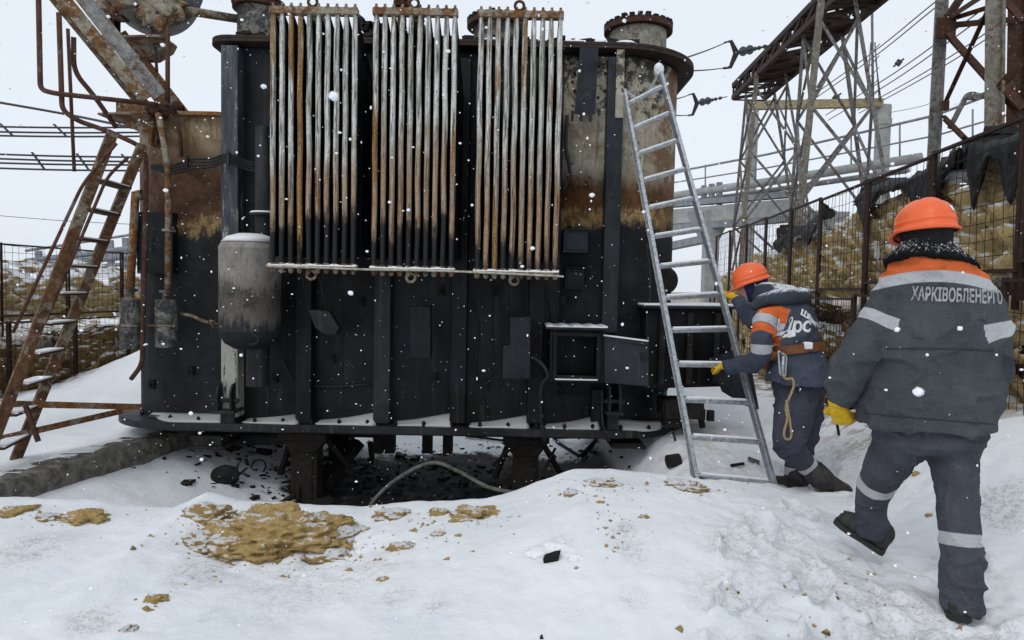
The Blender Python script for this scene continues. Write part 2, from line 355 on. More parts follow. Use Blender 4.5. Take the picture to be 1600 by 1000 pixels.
# ------------------------------------------------------------------ the ground
YC = 4.15
FOOT = [(1.50, 2.30, 1.1), (1.80, 2.42, .9), (1.58, 2.72, 1.0), (1.28, 2.62, 1.3), (2.05, 2.62, .8), (1.40, 3.05, 1.2), (1.10, 2.35, .9), (2.25, 3.3, .9), (1.35, 3.55, 1.3), (1.7, 3.9, 1.5), (2.35, 4.4, 1.0), (1.0, 2.9, .7), (2.45, 5.2, 1.2), (2.15, 5.5, 1.6), (.85, 2.55, 1.2), (1.15, 3.35, 1.0)]
_ct = [(-300, 795), (0, 788), (100, 790), (200, 797), (262, 799), (315, 775), (365, 789), (450, 797), (560, 804), (640, 794), (760, 785), (820, 768), (900, 744), (960, 743), (1040, 751), (1100, 760), (1180, 770), (1240, 779), (1300, 797), (1400, 802), (1700, 800)]
_cx = np.array([P(a, b, YC).x for a, b in _ct]); _cz = np.array([P(a, b, YC).z for a, b in _ct])
FX0, FK = 2.80, .117                                  # plan line of the right-hand gabion row: x = FX0 + FK*y
def fence_x(y): return FX0 + FK * y
LX = lambda y: -6.6 + (y - 7.5) * .125                # plan line of the left-hand gabion row
def ground_h(x, y):
    x = np.asarray(x, float); y = np.asarray(y, float)
    p = np.stack([x, y, 0 * x], -1)
    zc = np.interp(x, _cx, _cz)
    yc = YC + .18 * fbm(np.stack([x * .8, 0 * x, 0 * x], -1), 2, 5)
    front = .13 + .02 * x * sst(0, 3, x) + .06 * fbm(p * .8, 3, 3)
    rise = sst(1.9, 1.0, (yc - y) / 1.0) * .0 + sst(2.0, 0.15, yc - y)
    bank = front + (zc - front) * rise
    pit = -.66 + .52 * sst(.55, 1.9, x + .25 * fbm(p * .7, 2, 9)) + .06 * sst(8, 14, y) * 3 + .05 * fbm(p * 1.4, 3, 21)
    right = .14 + .05 * sst(5, 10, y) + .05 * fbm(p * 1.2, 3, 8)
    pit = np.where(x > .5, lerp(pit, np.maximum(pit, right), sst(.9, 1.6, x)), pit)
    curbx = -3.48 + (y - 7) * .233                      # the concrete kerb on the left
    left = .02 + .04 * sst(0, 1.5, curbx - x) + .16 * fbm(p * .9, 3, 31) * sst(0.1, .8, curbx - x) + .75 * np.exp(-(((x + 4.6) / 1.1) ** 2 + ((y - 10.2) / 1.6) ** 2))
    pitl = pit + .50 * sst(1.9, 0, x - curbx) * sst(11, 6.5, y)
    low = np.where(x < curbx, left, pitl)
    z = bank + (low - bank) * sst(0.05, 1.05 + .25 * sst(.5, -1, x), y - yc)
    fx = FX0 + FK * y
    z = z + sst(-1.1, .0, x - fx) * lerp(.62, .06, sst(4.3, 8.5, y)) * sst(2.6, 4.2, y)
    z = z + sst(.45, .75, x - fx) * (1.05 * sst(2.5, 4, y)) + np.clip(x - fx - .6, 0, 2.6) * .33 * sst(13, 5, y) * sst(2.5, 4, y)
    z = z + sst(.45, .75, LX(y) - x) * .55 * sst(5.5, 7, y) + np.clip(LX(y) - x - .7, 0, 3) * .22 * sst(30, 12, y) * sst(5.5, 7, y)
    tr = np.exp(-(((x - 1.75) / .75) ** 2 + ((y - 3.0) / .75) ** 2))
    tr2 = np.exp(-(((x - 2.3) / .9) ** 2 + ((y - 5.8) / 1.4) ** 2))
    q = fbm(p * 7, 3, 61)
    z = z + (tr * .03 + tr2 * .05) * (np.abs(q) * 2 - .6)
    for fx_, fy_, an in FOOT:
        ca, sa = math.cos(an), math.sin(an); u = (x - fx_) * ca + (y - fy_) * sa; v = -(x - fx_) * sa + (y - fy_) * ca
        m_ = (np.abs(u) < .4) & (np.abs(v) < .3); rr = (u[m_] / .165) ** 2 + (v[m_] / (.062 + .02 * (u[m_] > 0))) ** 2; z = np.array(z)
        z[m_] += -.042 / (1 + np.exp(np.clip(9 * (rr - 1), -40, 40))) + .018 * np.exp(-((rr - 1.7) / .6) ** 2) * (1 + 2 * fbm(p[m_] * 20, 2, 5))
    near = sst(6, 3.5, y); cr = np.abs(fbm(p * 9, 3, 91)); tra = np.clip(tr * 1.3 + .18 * sst(.05, .3, fbm(p * 1.1, 2, 95)), 0, 1)
    z = z + near * tra * (.020 * (cr - .2) + .013 * fbm(p * 22, 2, 93))
    z = z + .012 * fbm(p * 5, 3, 41) + .005 * fbm(p * 16, 2, 43)
    # a gouge in the drift round the clay face, and the small hole
    g = np.exp(-(((x + 1.25) / .55) ** 2 + ((y - 3.55) / .30) ** 2)); z = z - .05 * g * (1 + fbm(p * 9, 3, 71))
    far = sst(14, 40, y); z = z * (1 - far) + (.3 + .5 * fbm(p * .05, 2, 4)) * far
    return z
_ys = np.concatenate([[-60, -25, -10, -4, -1, 0.2, .8, 1.2], np.geomspace(1.5, 18, 430), np.geomspace(18.8, 900, 40)])
_u = np.linspace(-1, 1, 380); _xs = 1.9 * np.sinh(_u * 6.6)
_xs = np.unique(np.round(np.concatenate([_xs[np.abs(_xs) > 7], np.linspace(-3.4, 3.9, 330), np.linspace(-7, 7, 180)]), 4))
_X, _Y = np.meshgrid(_xs, _ys); _Z = ground_h(_X, _Y)
_n = len(_xs); _i = (np.arange(len(_ys) - 1)[:, None] * _n + np.arange(_n - 1)[None]).ravel()
def ghv(x, y):                                         # ground height read off the finished grid
    x = np.asarray(x, float); y = np.asarray(y, float); i = np.clip(np.searchsorted(_xs, x) - 1, 0, len(_xs) - 2); j = np.clip(np.searchsorted(_ys, y) - 1, 0, len(_ys) - 2)
    u = (x - _xs[i]) / (_xs[i + 1] - _xs[i]); v = (y - _ys[j]) / (_ys[j + 1] - _ys[j])
    return (_Z[j, i] * (1 - u) + _Z[j, i + 1] * u) * (1 - v) + (_Z[j + 1, i] * (1 - u) + _Z[j + 1, i + 1] * u) * v
def gh(x, y): return float(ghv(np.array([x]), np.array([y]))[0])
def G(px, py, y0=1.6, y1=30):                         # where a pixel's ray meets the ground
    d = ray(px, py); Y = np.arange(y0, y1, .012); t = Y / d.y; x = EYE.x + d.x * t; z = EYE.z + d.z * t
    h = np.nonzero(z <= ghv(x, Y))[0]; k = h[0] if len(h) else len(Y) - 1
    return V(x[k], Y[k], z[k])
def m_ground():
    s = S('snow_ground', .8, .22); p = s.pos(); x, y, z = s.sep(p)
    n = s.noise(p, 1.3, 6, .65); n2 = s.noise(p, 4.5, 6, .7, .4); f = s.noise(p, 24, 6, .75); ff = s.noise(p, 75, 5, .8)
    c = s.mix(s.ss(n, .3, .7), SNOWC, (.69, .72, .75))
    dx = s.ma('DIVIDE', s.ma('SUBTRACT', x, -.30), 2.15); dy = s.ma('DIVIDE', s.ma('SUBTRACT', y, 7.1), 1.95)
    rr = s.ma('SQRT', s.ma('ADD', s.ma('MULTIPLY', dx, dx), s.ma('MULTIPLY', dy, dy)))
    rr = s.ma('ADD', rr, s.ma('MULTIPLY', s.ma('SUBTRACT', n2, .5), .7)); low = s.ss(z, -.28, -.42)
    speck = s.ma('MULTIPLY', s.ss(rr, 1.75, 1.0), s.ss(f, .60, .66))
    soot = s.ma('MULTIPLY', s.ma('MAXIMUM', s.ss(rr, 1.0, .86), speck), low)
    c = s.mix(soot, c, s.mix(s.ss(n2, .52, .66), (.010, .010, .011), (.06, .062, .066)))
    s.rough(s.ma('MULTIPLY_ADD', soot, -.06, .84))
    # ochre clay showing through by the tracks, dirty scuffs, oily yellow stains
    ox = s.ma('DIVIDE', s.ma('SUBTRACT', x, 1.6), 1.6); oy = s.ma('DIVIDE', s.ma('SUBTRACT', y, 6.6), 1.0)
    orr = s.ma('SQRT', s.ma('ADD', s.ma('MULTIPLY', ox, ox), s.ma('MULTIPLY', oy, oy)))
    c = s.mix(s.ma('MULTIPLY', s.ss(orr, 1.0, .3), s.ma('MULTIPLY', s.ss(n2, .52, .70), .75)), c, (.50, .46, .22))
    sc = s.ma('MULTIPLY', s.ss(n2, .60, .74), s.ss(s.noise(p, .8, 3, .5), .52, .62)); c = s.mix(s.ma('MULTIPLY', sc, .38), c, (.30, .29, .27))
    c = s.mix(s.ma('MULTIPLY', s.ss(ff, .70, .76), s.ma('MULTIPLY', s.ss(n, .52, .64), .6)), c, (.22, .19, .15))
    dd = s.ma('MULTIPLY', s.at('dirt'), s.ss(s.ma('ADD', s.ma('MULTIPLY', ff, .6), s.ma('MULTIPLY', f, .5)), .50, .66)); c = s.mix(s.ma('MINIMUM', s.ma('MULTIPLY', dd, 1.5), .85), c, (.17, .145, .115)); c = s.mix(s.ma('MULTIPLY', s.at('dirt'), .22), c, (.40, .39, .37))
    bx = s.ma('SUBTRACT', x, s.ma('MULTIPLY_ADD', y, .117, 2.8)); bare = s.ma('MULTIPLY', s.ss(bx, -1.0, -.1), s.ss(y, 3.9, 4.6))
    bare = s.ma('MULTIPLY', bare, s.ss(s.ma('ADD', n2, s.ma('MULTIPLY', bare, .14)), .56, .63)); c = s.mix(bare, c, s.mix(s.ss(f, .4, .6), (.10, .065, .035), (.30, .19, .075)))
    lx = s.ss(x, -5.3, -6.2); c = s.mix(s.ma('MULTIPLY', lx, s.ss(n2, .50, .58)), c, s.mix(s.ss(f, .4, .6), (.10, .065, .035), (.28, .18, .07)))
    s.col(c); h = s.ma('ADD', s.ma('MULTIPLY', n2, 1.2), s.ma('MULTIPLY', f, .45)); h = s.ma('ADD', h, s.ma('MULTIPLY', ff, .12)); s.bump(h, .45, .035); return s.m
M['ground'] = m_ground()
def dirt_at(x, y):                                     # where grit and mud were trodden or thrown on the snow
    o = np.zeros_like(x); p = np.stack([x, y, 0 * x], -1); sp = fbm(p * 4, 4, 51) * .9
    for (cx, cy, r, k) in DIRT: o = np.maximum(o, k * sst(1.25, .15, np.hypot((x - cx) / r, (y - cy) / (r * 1.3)) + sp * .8))
    for fx_, fy_, an in FOOT: o = np.maximum(o, .30 * sst(.26, .05, np.hypot(x - fx_, y - fy_) + .12 * sp))
    return o
DIRT = []
for px, py, r, k in [(972, 826, 24, .62), (988, 860, 30, .40), (40, 862, 50, .34), (150, 968, 34, .36), (1575, 795, 40, .45), (880, 850, 36, .12), (330, 900, 70, .28), (560, 890, 60, .25), (450, 905, 90, .22), (680, 950, 24, .28), (620, 935, 22, .25), (1320, 900, 70, .30), (1400, 960, 90, .30), (985, 940, 26, .24), (1330, 690, 50, .55), (1250, 650, 40, .4)]:
    q = G(px, py); DIRT.append((q.x, q.y, r / FPX * q.y * 1.2, k))
struct(mesh_obj('ground', np.stack([_X, _Y, _Z], -1).reshape(-1, 3), np.stack([_i, _i + 1, _i + _n + 1, _i + _n], -1).tolist(), M['ground'], None, 180, None, {'dirt': dirt_at(_X, _Y).ravel()}))

# ------------------------------------------------------------------ lumps: clay clods, scraps
def lump(c, size, seed, sub=4, rough=.35, sc=2.2, flat=.0):
    bm = bmesh.new(); bmesh.ops.create_icosphere(bm, subdivisions=sub, radius=1)
    v = np.array([x.co[:] for x in bm.verts]); f = [[x.index for x in q.verts] for q in bm.faces]; bm.free()
    d = fbm(v * sc + seed * 7.7, 5, seed); d2 = np.abs(fbm(v * sc * 2.3 + seed, 4, seed + 5))
    wa, wb = worley(v * sc * 1.25 + .5 * d[:, None], seed); d = d + .32 * np.minimum(wb - wa, .35) - .07
    v = v * (1 + rough * d - rough * .5 * d2 + .10 * rough * fbm(v * sc * 6, 3, seed + 7))[:, None]
    if flat: v[:, 2] = np.where(v[:, 2] > flat, flat + (v[:, 2] - flat) * .35, v[:, 2])
    return v * np.array(size) + np.array(c), f
def clod(px, py, w, h, label, deep=.35, seed=0, snowy=False, sub=4, asp=.8, group=None):
    p = G(px, py); k = p.y / FPX; a = w * k; b = h * k
    v, f = lump(p + V(0, a * .1, -b * deep), (a, a * asp, b), seed, sub, .45)
    o = thing('clay_clod', label, 'clay clod', p, group)
    mesh_obj('lump', v, f, M['clay_snowy' if snowy else 'clay'], o, 180)
    return o
def clod1(px, py, w, h, label, deep=.35, seed=0, snowy=False, sub=4, asp=.8):
    p = G(px, py); k = p.y / FPX; a = w * k; b = h * k
    v, f = lump((0, a * .1, -b * deep * .7), (a, a * asp, b * .85), seed, sub, .55, 2.6)
    o = mesh_obj('clay_clod', v, f, M['clay_snowy' if snowy else 'clay'], None, 180); o.location = p
    return tag(o, label, 'clay clod', 'ochre clay clods poking out of the snowdrift')
CL = [(432, 838, 118, 44, 'largest ochre clay slab broken open in the middle of the snowdrift', .12, 3, 0, 6, .75),
      (326, 808, 44, 30, 'rounded ochre clod topped by snow at the upper left corner of the big clay slab', .3, 5, 1, 5, .7),
      (322, 846, 42, 26, 'crumbly brown clod at the left end of the big clay slab', .4, 8, 1, 5, .8),
      (515, 872, 58, 20, 'crumbly clod along the lower right edge of the big clay slab', .4, 9, 1, 5, .7),
      (372, 868, 50, 18, 'low crumbly clod along the lower left edge of the big clay slab', .4, 12, 1, 5, .7),
      (540, 838, 46, 18, 'snow sprinkled rubble clod at the right shoulder of the big clay slab', .3, 15, 1, 5, .8),
      (22, 803, 36, 15, 'flat ochre clod at the left edge of the photo on the drift crest', .3, 17, 0, 5, .8),
      (72, 810, 22, 12, 'small ochre clod between two larger ones at the far left drift', .3, 19, 1, 4, .8),
      (130, 812, 40, 20, 'long ochre clod sloping down to the right on the left drift crest', .3, 21, 0, 5, .7),
      (618, 806, 32, 14, 'low ochre clod on the crest just right of the hose end', .25, 23, 1, 5, .7),
      (745, 806, 42, 18, 'wide cracked ochre clod on the crest in front of the right leg of the transformer', .25, 27, 0, 5, .7),
      (688, 802, 20, 10, 'small ochre clod left of the wide cracked clod on the crest', .25, 29, 0, 4, .8),
      (630, 856, 22, 13, 'fist sized ochre clod below the crest right of the big slab', .3, 31, 0, 4, .8),
      (686, 836, 13, 7, 'pebble sized ochre clod lying below the wide cracked clod', .3, 33, 0, 3, .8),
      (895, 772, 15, 10, 'small clod on the left flank of the highest drift', .3, 35, 1, 4, .8),
      (942, 757, 30, 11, 'crumbly ochre clod on top of the highest drift', .3, 37, 1, 5, .7),
      (1064, 761, 38, 13, 'wide crumbly clod on the crest by the foot of the aluminium ladder', .3, 41, 1, 5, .7),
      (938, 786, 8, 6, 'tiny ochre lump alone under the highest drift', .3, 43, 0, 3, .8),
      (243, 936, 20, 9, 'lone brown clod low on the snow near the bottom left', .3, 45, 0, 4, .8),
      (201, 984, 15, 12, 'grey brown clod half buried in snow near the bottom edge', .35, 47, 1, 4, .8),
      (598, 906, 11, 7, 'thin dark ochre crumb below the big slab on smooth snow', .3, 49, 0, 3, .8),
      (716, 838, 7, 5, 'grey crumb on the snow right of the pebble sized clod', .3, 51, 0, 3, .8),
      (1434, 741, 8, 6, 'small brown stone seen between the legs of the nearer worker', .3, 53, 0, 3, .8),
      (1455, 806, 10, 5, 'flat brown stone beside the straight leg of the nearer worker', .3, 55, 0, 3, .8)]
for c in CL: clod1(*c[:4], c[4], c[5], c[6], bool(c[7]), c[8], c[9])
# crumbs of soil thrown round the clods
_sm = MB()
for (px, py, sx, sy, n_) in [(432, 850, 95, 30, 420), (520, 860, 60, 26, 160), (330, 850, 45, 30, 150), (640, 830, 70, 28, 120), (742, 808, 48, 16, 80), (930, 765, 50, 16, 90), (1066, 762, 45, 9, 70), (100, 812, 80, 12, 110), (972, 840, 40, 36, 90), (1330, 930, 110, 50, 90), (240, 940, 30, 14, 25)]:
    for _ in range(n_):
        q = G(px + RNG.normal(0, sx * .75), py + RNG.normal(0, sy * .75)); r_ = RNG.lognormal(-5.0, .55); r_ = min(r_, .02)
        if q.y > 5: continue
        v = [V(*x) for x in RNG.normal(0, 1, (6, 3))]; pts_ = [V(r_, 0, 0), V(-r_, 0, 0), V(0, r_, 0), V(0, -r_, 0), V(0, 0, r_ * .8), V(0, 0, -r_)]
        _sm.add([q + a_ * (1 + .3 * b_.x) for a_, b_ in zip(pts_, v)], [(0, 2, 4), (2, 1, 4), (1, 3, 4), (3, 0, 4), (2, 0, 5), (1, 2, 5), (3, 1, 5), (0, 3, 5)])
struct(_sm.build('soil_crumbs', M['clay'], None, 180), 'stuff')
# black scrap in the little hole
p = G(862, 880); k = p.y / FPX
mb = MB(); mb.prism([p + V(a * k, 0, -b * k) for a, b in [(-14, -6), (2, -12), (12, -14), (10, -4), (8, 10), (0, 14), (-5, 8), (-12, 3)]], V(.01, .035, .01))
tag(recalc(mb.build('black_scrap', M['plastic'], None, 30)), 'jagged black scrap sticking out of a small hole in the snow', 'scrap')
p = G(846, 999); k = p.y / FPX
mb = MB(); mb.prism([p + V(a * k, 0, -b * k) for a, b in [(-5, 2), (1, -5), (5, 3)]], V(0, .02, 0))
tag(recalc(mb.build('black_scrap', M['plastic'], None, 30)), 'tiny black chip in the snow at the bottom edge of the photo', 'scrap')
for k_, (px, py, w, h, sd) in enumerate([(845, 862, 26, 12, 71), (885, 858, 24, 11, 72), (900, 872, 16, 8, 73), (868, 852, 20, 9, 74)]):
    q = G(px, py); kk = q.y / FPX; v, f = lump(q + V(0, 0, -h * kk * .4), (w * kk, w * kk * .8, h * kk), sd, 4, .4)
    o = mesh_obj('snow_lump', v - np.array(q), f, M['snow'], None, 180); o.location = q
    tag(o, ['snow lump left of the black scrap', 'broad snow lump right of the black scrap', 'smallest snow lump farthest right of the black scrap', 'snow lump behind the black scrap'][k_], 'snow lump', 'snow lumps round the small hole')

# ------------------------------------------------------------------ concrete kerb on the left
def kerb():
    mb = MB(); rings = []; n = 150
    for i in range(n):
        y = 4.3 + i * 3.6 / n; x = -3.48 + (y - 7) * .233 - .06; r_ = []
        for (dx, z) in ((-.16, -.75), (-.17, .0), (-.05, .020), (.10, .020), (.172, .012), (.185, -.03), (.187, -.12), (.188, -.25), (.19, -.4), (.19, -.75)):
            q = np.array([[x * 5 + dx * 9, y * 5, z * 7]]); k = float(fbm(q, 4, 77)[0]); k2 = float(fbm(q * 3.1, 3, 79)[0]); k3 = float(fbm(q * 9, 2, 83)[0]); tp = 1 if dx < .15 else .35; r_.append(V(x + dx + (.02 * k + .015 * k2 + .012 * k3) * (1 if z > -.1 else .6), y, z + (.02 * k2 + .012 * k + .016 * k3) * tp))
        rings.append(r_)
    mb.loft(rings); o = recalc(mb.build('concrete_kerb', M['concrete'], None, 60)); return tag(o, 'weathered concrete kerb edging the pit under the rusty ladder', 'kerb')
kerb()
# ------------------------------------------------------------------ the burnt transformer
YT = 6.6; YR = 5.62; YF = 6.38
ZF = P(650, 668, YF).z                                 # top of the bottom flange
ZFB = P(650, 681, YF).z
ZT = P(640, 80, YT).z                                  # underside of the top flange
ZL = P(290, 181, YT).z                                 # top of the lower left end
XM = P(348, 300, YT).x; XR = P(962, 300, YT).x
XLL = -3.86; BACK = 8.9
TR = thing('power_transformer', 'huge burnt black transformer with three rusty radiators on bogies over the pit', 'transformer', (-.9, 7.4, -.6))
def rrect(x0, x1, y0, y1, r, z, n=10, rl=None):
    o = []; rl = r if rl is None else rl
    for cx, cy, a0, q in ((x1 - r, y1 - r, 0, r), (x0 + rl, y1 - rl, 90, rl), (x0 + rl, y0 + rl, 180, rl), (x1 - r, y0 + r, 270, r)):
        for k in range(n + 1):
            a = R(a0 + 90 * k / n); o.append(V(cx + q * math.cos(a), cy + q * math.sin(a), z))
    return o
RR = .72; XE = XR + RR - .02
zs = [ZF - .02] + list(np.linspace(ZF + .2, ZT, 7))
zR = P(1000, 345, YT).z; zL = P(290, 345, YT).z
M['tank_right'] = m_zone('scorched_beige_paint', zR - .02, .42, (.46, .43, .35), (.28, .23, .16), (.13, .058, .022), .6, .26, (.34, .23, .10), ZT)
M['tank_left'] = m_zone('scorched_brown_paint', zL - .10, .72, (.34, .27, .165), (.13, .075, .035), (.10, .050, .024), .7, .26)
mb = MB(); mb.loft([rrect(XM, XE, YT, BACK, RR, z, 10, .12) for z in zs]); recalc(mb.build('tank', [M['soot']], TR, 35))
mb = MB()                                              # right end plates carrying the old paint, set a few mm proud of the tank
x0 = P(880, 200, YT).x
pts = [p for p in rrect(XM, XE + .006, YT - .006, BACK + .006, RR, 0, 14, .12) if p.x > x0]
pts = [V(x0, YT - .006, 0)] + [p for p in pts if p.y < 7.75 and p.x > XR - .2]
zz = np.linspace(ZF + .3, ZT - .02, 12)
vv = [V(p.x, p.y, z) for z in zz for p in pts]; n_ = len(pts)
mb.add(vv, [(a * n_ + b, a * n_ + b + 1, (a + 1) * n_ + b + 1, (a + 1) * n_ + b) for a in range(len(zz) - 1) for b in range(n_ - 1)])
o = mb.build('painted_end_wall', [M['tank_right']], TR, 35); o['label'] = 'beige right end wall scorched black below'
o.modifiers.new('thick', 'SOLIDIFY').thickness = .005; o.modifiers['thick'].offset = 1 if o.data.polygons[0].normal.y > 0 else -1
mb = MB(); mb.loft([rrect(XLL, XM + .2, YT + .02, BACK - .2, .08, z, 8, .62) for z in [ZF - .02] + list(np.linspace(ZF + .2, ZL, 9))])
o = recalc(mb.build('end_chamber', [M['tank_left']], TR, 35)); o['label'] = 'lower left end, rusty brown above and burnt black below'
mb = MB(); mb.loft([rrect(XLL - .06, XM + .02, YT - .05, BACK - .2, .08, z, 8, .66) for z in (ZL, ZL + .035)]); recalc(mb.build('end_cover', [M['rust']], TR, 35))
# flanges
M['flange_burnt'] = m_rust('burnt_flange_steel', (.020, .016, .016), (.060, .034, .024), (.05, .05, .052), .35, (.012, .011, .011))
mb = MB(); mb.loft([rrect(XLL - .16, XE + .16, YF, BACK + .2, RR + .15, z, 12, .78) for z in (ZFB + .012, ZF)])
mb.loft([rrect(XLL - .10, XE + .10, YF + .10, BACK + .2, RR + .10, z, 12, .74) for z in (ZFB - .02, ZFB + .002)])
recalc(mb.build('base_flange', M['soot_grey'], TR, 35, .003))
mb = MB(); mb.loft([rrect(XM - .10, XE + .17, YT - .16, BACK + .2, RR + .16, z, 12, .2) for z in (ZT + .01, ZT + .038)])
mb.loft([rrect(XM - .10, XE + .17, YT - .155, BACK + .2, RR + .16, z, 12, .2) for z in (ZT + .042, ZT + .070)])
recalc(mb.build('top_flange', M['flange_burnt'], TR, 35, .004))
mb = MB()                                              # charred gasket scraps and snow along the top flange
for i in range(46):
    x = lerp(XM + .16, XE - .62, i / 45) + RNG.uniform(-.04, .04); mb.box((x, YT - .12 + RNG.uniform(0, .1), ZT + .085 + RNG.uniform(0, .025)), (RNG.uniform(.03, .12), .06, RNG.uniform(.02, .05)), Matrix.Rotation(RNG.uniform(-.3, .3), 3, 'Y'))
each(mb, 'charred_gasket_scrap', M['char'], TR, 30)
mb = MB()
for a, b in ((-.35, -.1), (.42, .66), (.68, .86), (.9, 1.15)):
    v, f = lump((lerp(a, b, .5), YT - .05, ZT + .075), ((b - a) / 2, .1, .035), int(a * 50) + 90, 3, .3); mb.add(v, f)
mb.build('snow_cap', M['snow'], TR, 180)
# bottom flange bolts
def fbolt(x, y):
    mb = MB(); mb.lathe([(.019, -.03), (.019, .018), (.010, .019), (.010, .030)], (x, y, ZF + .022), (0, 0, 1), 6); mb.build('flange_bolt', M['soot'], TR, 30)
for px in list(range(222, 1040, 44)):
    yy = YF + .07 if px > 300 else YF + .07 + (300 - px) ** 2 * .00005
    fbolt(P(px, 660, yy).x, yy)
for i in range(5): fbolt(XE - .1 + .05 * i, YF + .12 + .07 * i)
# ribs on the front wall
def rib(pxa, pxb, ya, yb, mat, d=.12, Y=YT, kind='c', label=None):
    a = P((pxa + pxb) / 2, 400, Y); w = (pxb - pxa) / FPX * (Y - d)
    z0 = P(pxa, yb, Y - d).z; z1 = P(pxa, ya, Y - d).z
    mb = MB(); x = a.x * (Y - d) / Y
    mb.prism([V(x - w / 2, Y + .01, z0), V(x - w / 2, Y - d, z0), V(x + w / 2, Y - d, z0), V(x + w / 2, Y + .01, z0)], V(0, 0, z1 - z0))
    o = recalc(mb.build('stiffener_rib', mat, TR, 30, .008))
    if label: o['label'] = label
    return o
M['rib_left'] = m_zone('peeling_grey_blue_paint', P(350, 560, YT).z - 2, .2, (.060, .066, .078), (.15, .155, .16), (.3, .29, .25), .3)
M['peel'] = m_peel('peeling_rib_paint', P(350, 560, YT).z, P(350, 200, YT).z)
rib(345, 371, 70, 652, M['peel'], .16, label='grey blue rib peeling to bare metal near the left end')
for a, b in ((462, 487), (585, 611), (706, 731), (828, 852)): rib(a, b, 90, 662, M['soot'] if a not in (585,) else M['soot_grey'], .14)
rib(943, 968, 88, 520, M['soot_blue'], .14, label='long grey blue rib beside the aluminium ladder')
mb = MB(); x = P(960, 150, YT - .14).x
mb.prism([V(x + .01, YT - .145, P(960, 190, YT).z), V(x + .085, YT - .145, P(960, 190, YT).z), V(x + .085, YT - .145, ZT), V(x + .01, YT - .145, ZT)], V(0, -.008, 0)); o = recalc(mb.build('paint_patch', M['tank_right'], TR, 30))
rib(930, 950, 610, 672, M['soot'], .10)
# snow drifted on the flange between the ribs
mb = MB()
segs = [(212, 345), (372, 463), (488, 585), (612, 706), (732, 828), (853, 940), (958, 1044)]
for i, (a, b) in enumerate(segs):
    xa = P(a, 660, YF).x; xb = P(b, 660, YF).x; n = 40; ring = []
    for k in range(n + 1):
        t = k / n; x = lerp(xa, xb, t); e = float(sst(0, .06, min(t, 1 - t) + .012)); w_ = float(fbm(np.array([[x * 2.2, i, 0.]]), 2, 4)[0])
        h = (.015 + (.062 if i else .045) * (t ** 1.6 if i not in (0, 6) else .5)) * (e * .8 + .2) * (1 + .3 * w_)
        yf = YF + .030 + .02 * w_ + (1 - e) * .03 + (.03 * (1 - t) if i else 0)
        if i == 0: yf += max(0, (.45 - t)) ** 2 * 1.6
        if i == 6: yf += max(0, t - .55) ** 2 * .9
        ring.append([V(x, yf, ZF - .004), V(x, yf + .008, ZF + min(h * .5, .012)), V(x, yf + .04, ZF + h * .6), V(x, YF + .19, ZF + h * 1.1), V(x, YT + .03, ZF + h * 1.45), V(x, YT + .03, ZF - .004)])
    sg = MB(); sg.loft(ring); recalc(sg.build('snow_strip', M['snow_dirty'], TR, 180))
# weld beads along the plate joints and burnt stubs on the front wall
for px, ya, yb in ((420, 440, 640), (535, 440, 640), (660, 600, 640), (770, 440, 640), (900, 606, 640)):
    g = MB(); n_ = 60; pts_ = [V(P(px, 500, YT).x + .004 * math.sin(k * 2.3), YT - .002, lerp(P(px, yb, YT).z, P(px, ya, YT).z, k / n_)) for k in range(n_ + 1)]; g.tube(pts_, [.006 + .003 * (k % 2) for k in range(n_ + 1)], 6); g.build('weld_bead', M['soot_grey'], TR, 180)
for px, py in ((520, 560), (565, 470), (690, 455), (680, 590), (760, 600), (775, 455), (915, 640), (1000, 540), (880, 470), (430, 590), (300, 580), (240, 600)):
    c_ = P(px, py, YT); g = MB(); g.box((c_.x, YT - .02, c_.z), (.05, .05, .09)); g.lathe([(.012, 0), (.012, .05)], (c_.x, YT - .04, c_.z), (0, -1, 0), 8); g.build('burnt_stub', M['char'], TR, 30)
g = MB(); g.tube(curve_pts([P(440, 560, YT - .02), P(455, 590, YT - .04), P(470, 600, YT - .02), P(520, 604, YT - .03), P(580, 600, YT - .03)], 8), .010, 6); g.build('loose_cable', M['rubber'], TR, 180)
for pts_ in ([(740, 470), (748, 520), (742, 580), (760, 640)], [(858, 470), (862, 500), (856, 512)], [(1010, 380), (1016, 450), (1008, 520)]):
    g = MB(); g.tube(curve_pts([P(a_, b_, YT - .03) for a_, b_ in pts_], 8), .010, 6); g.build('loose_cable', M['rubber'], TR, 180)
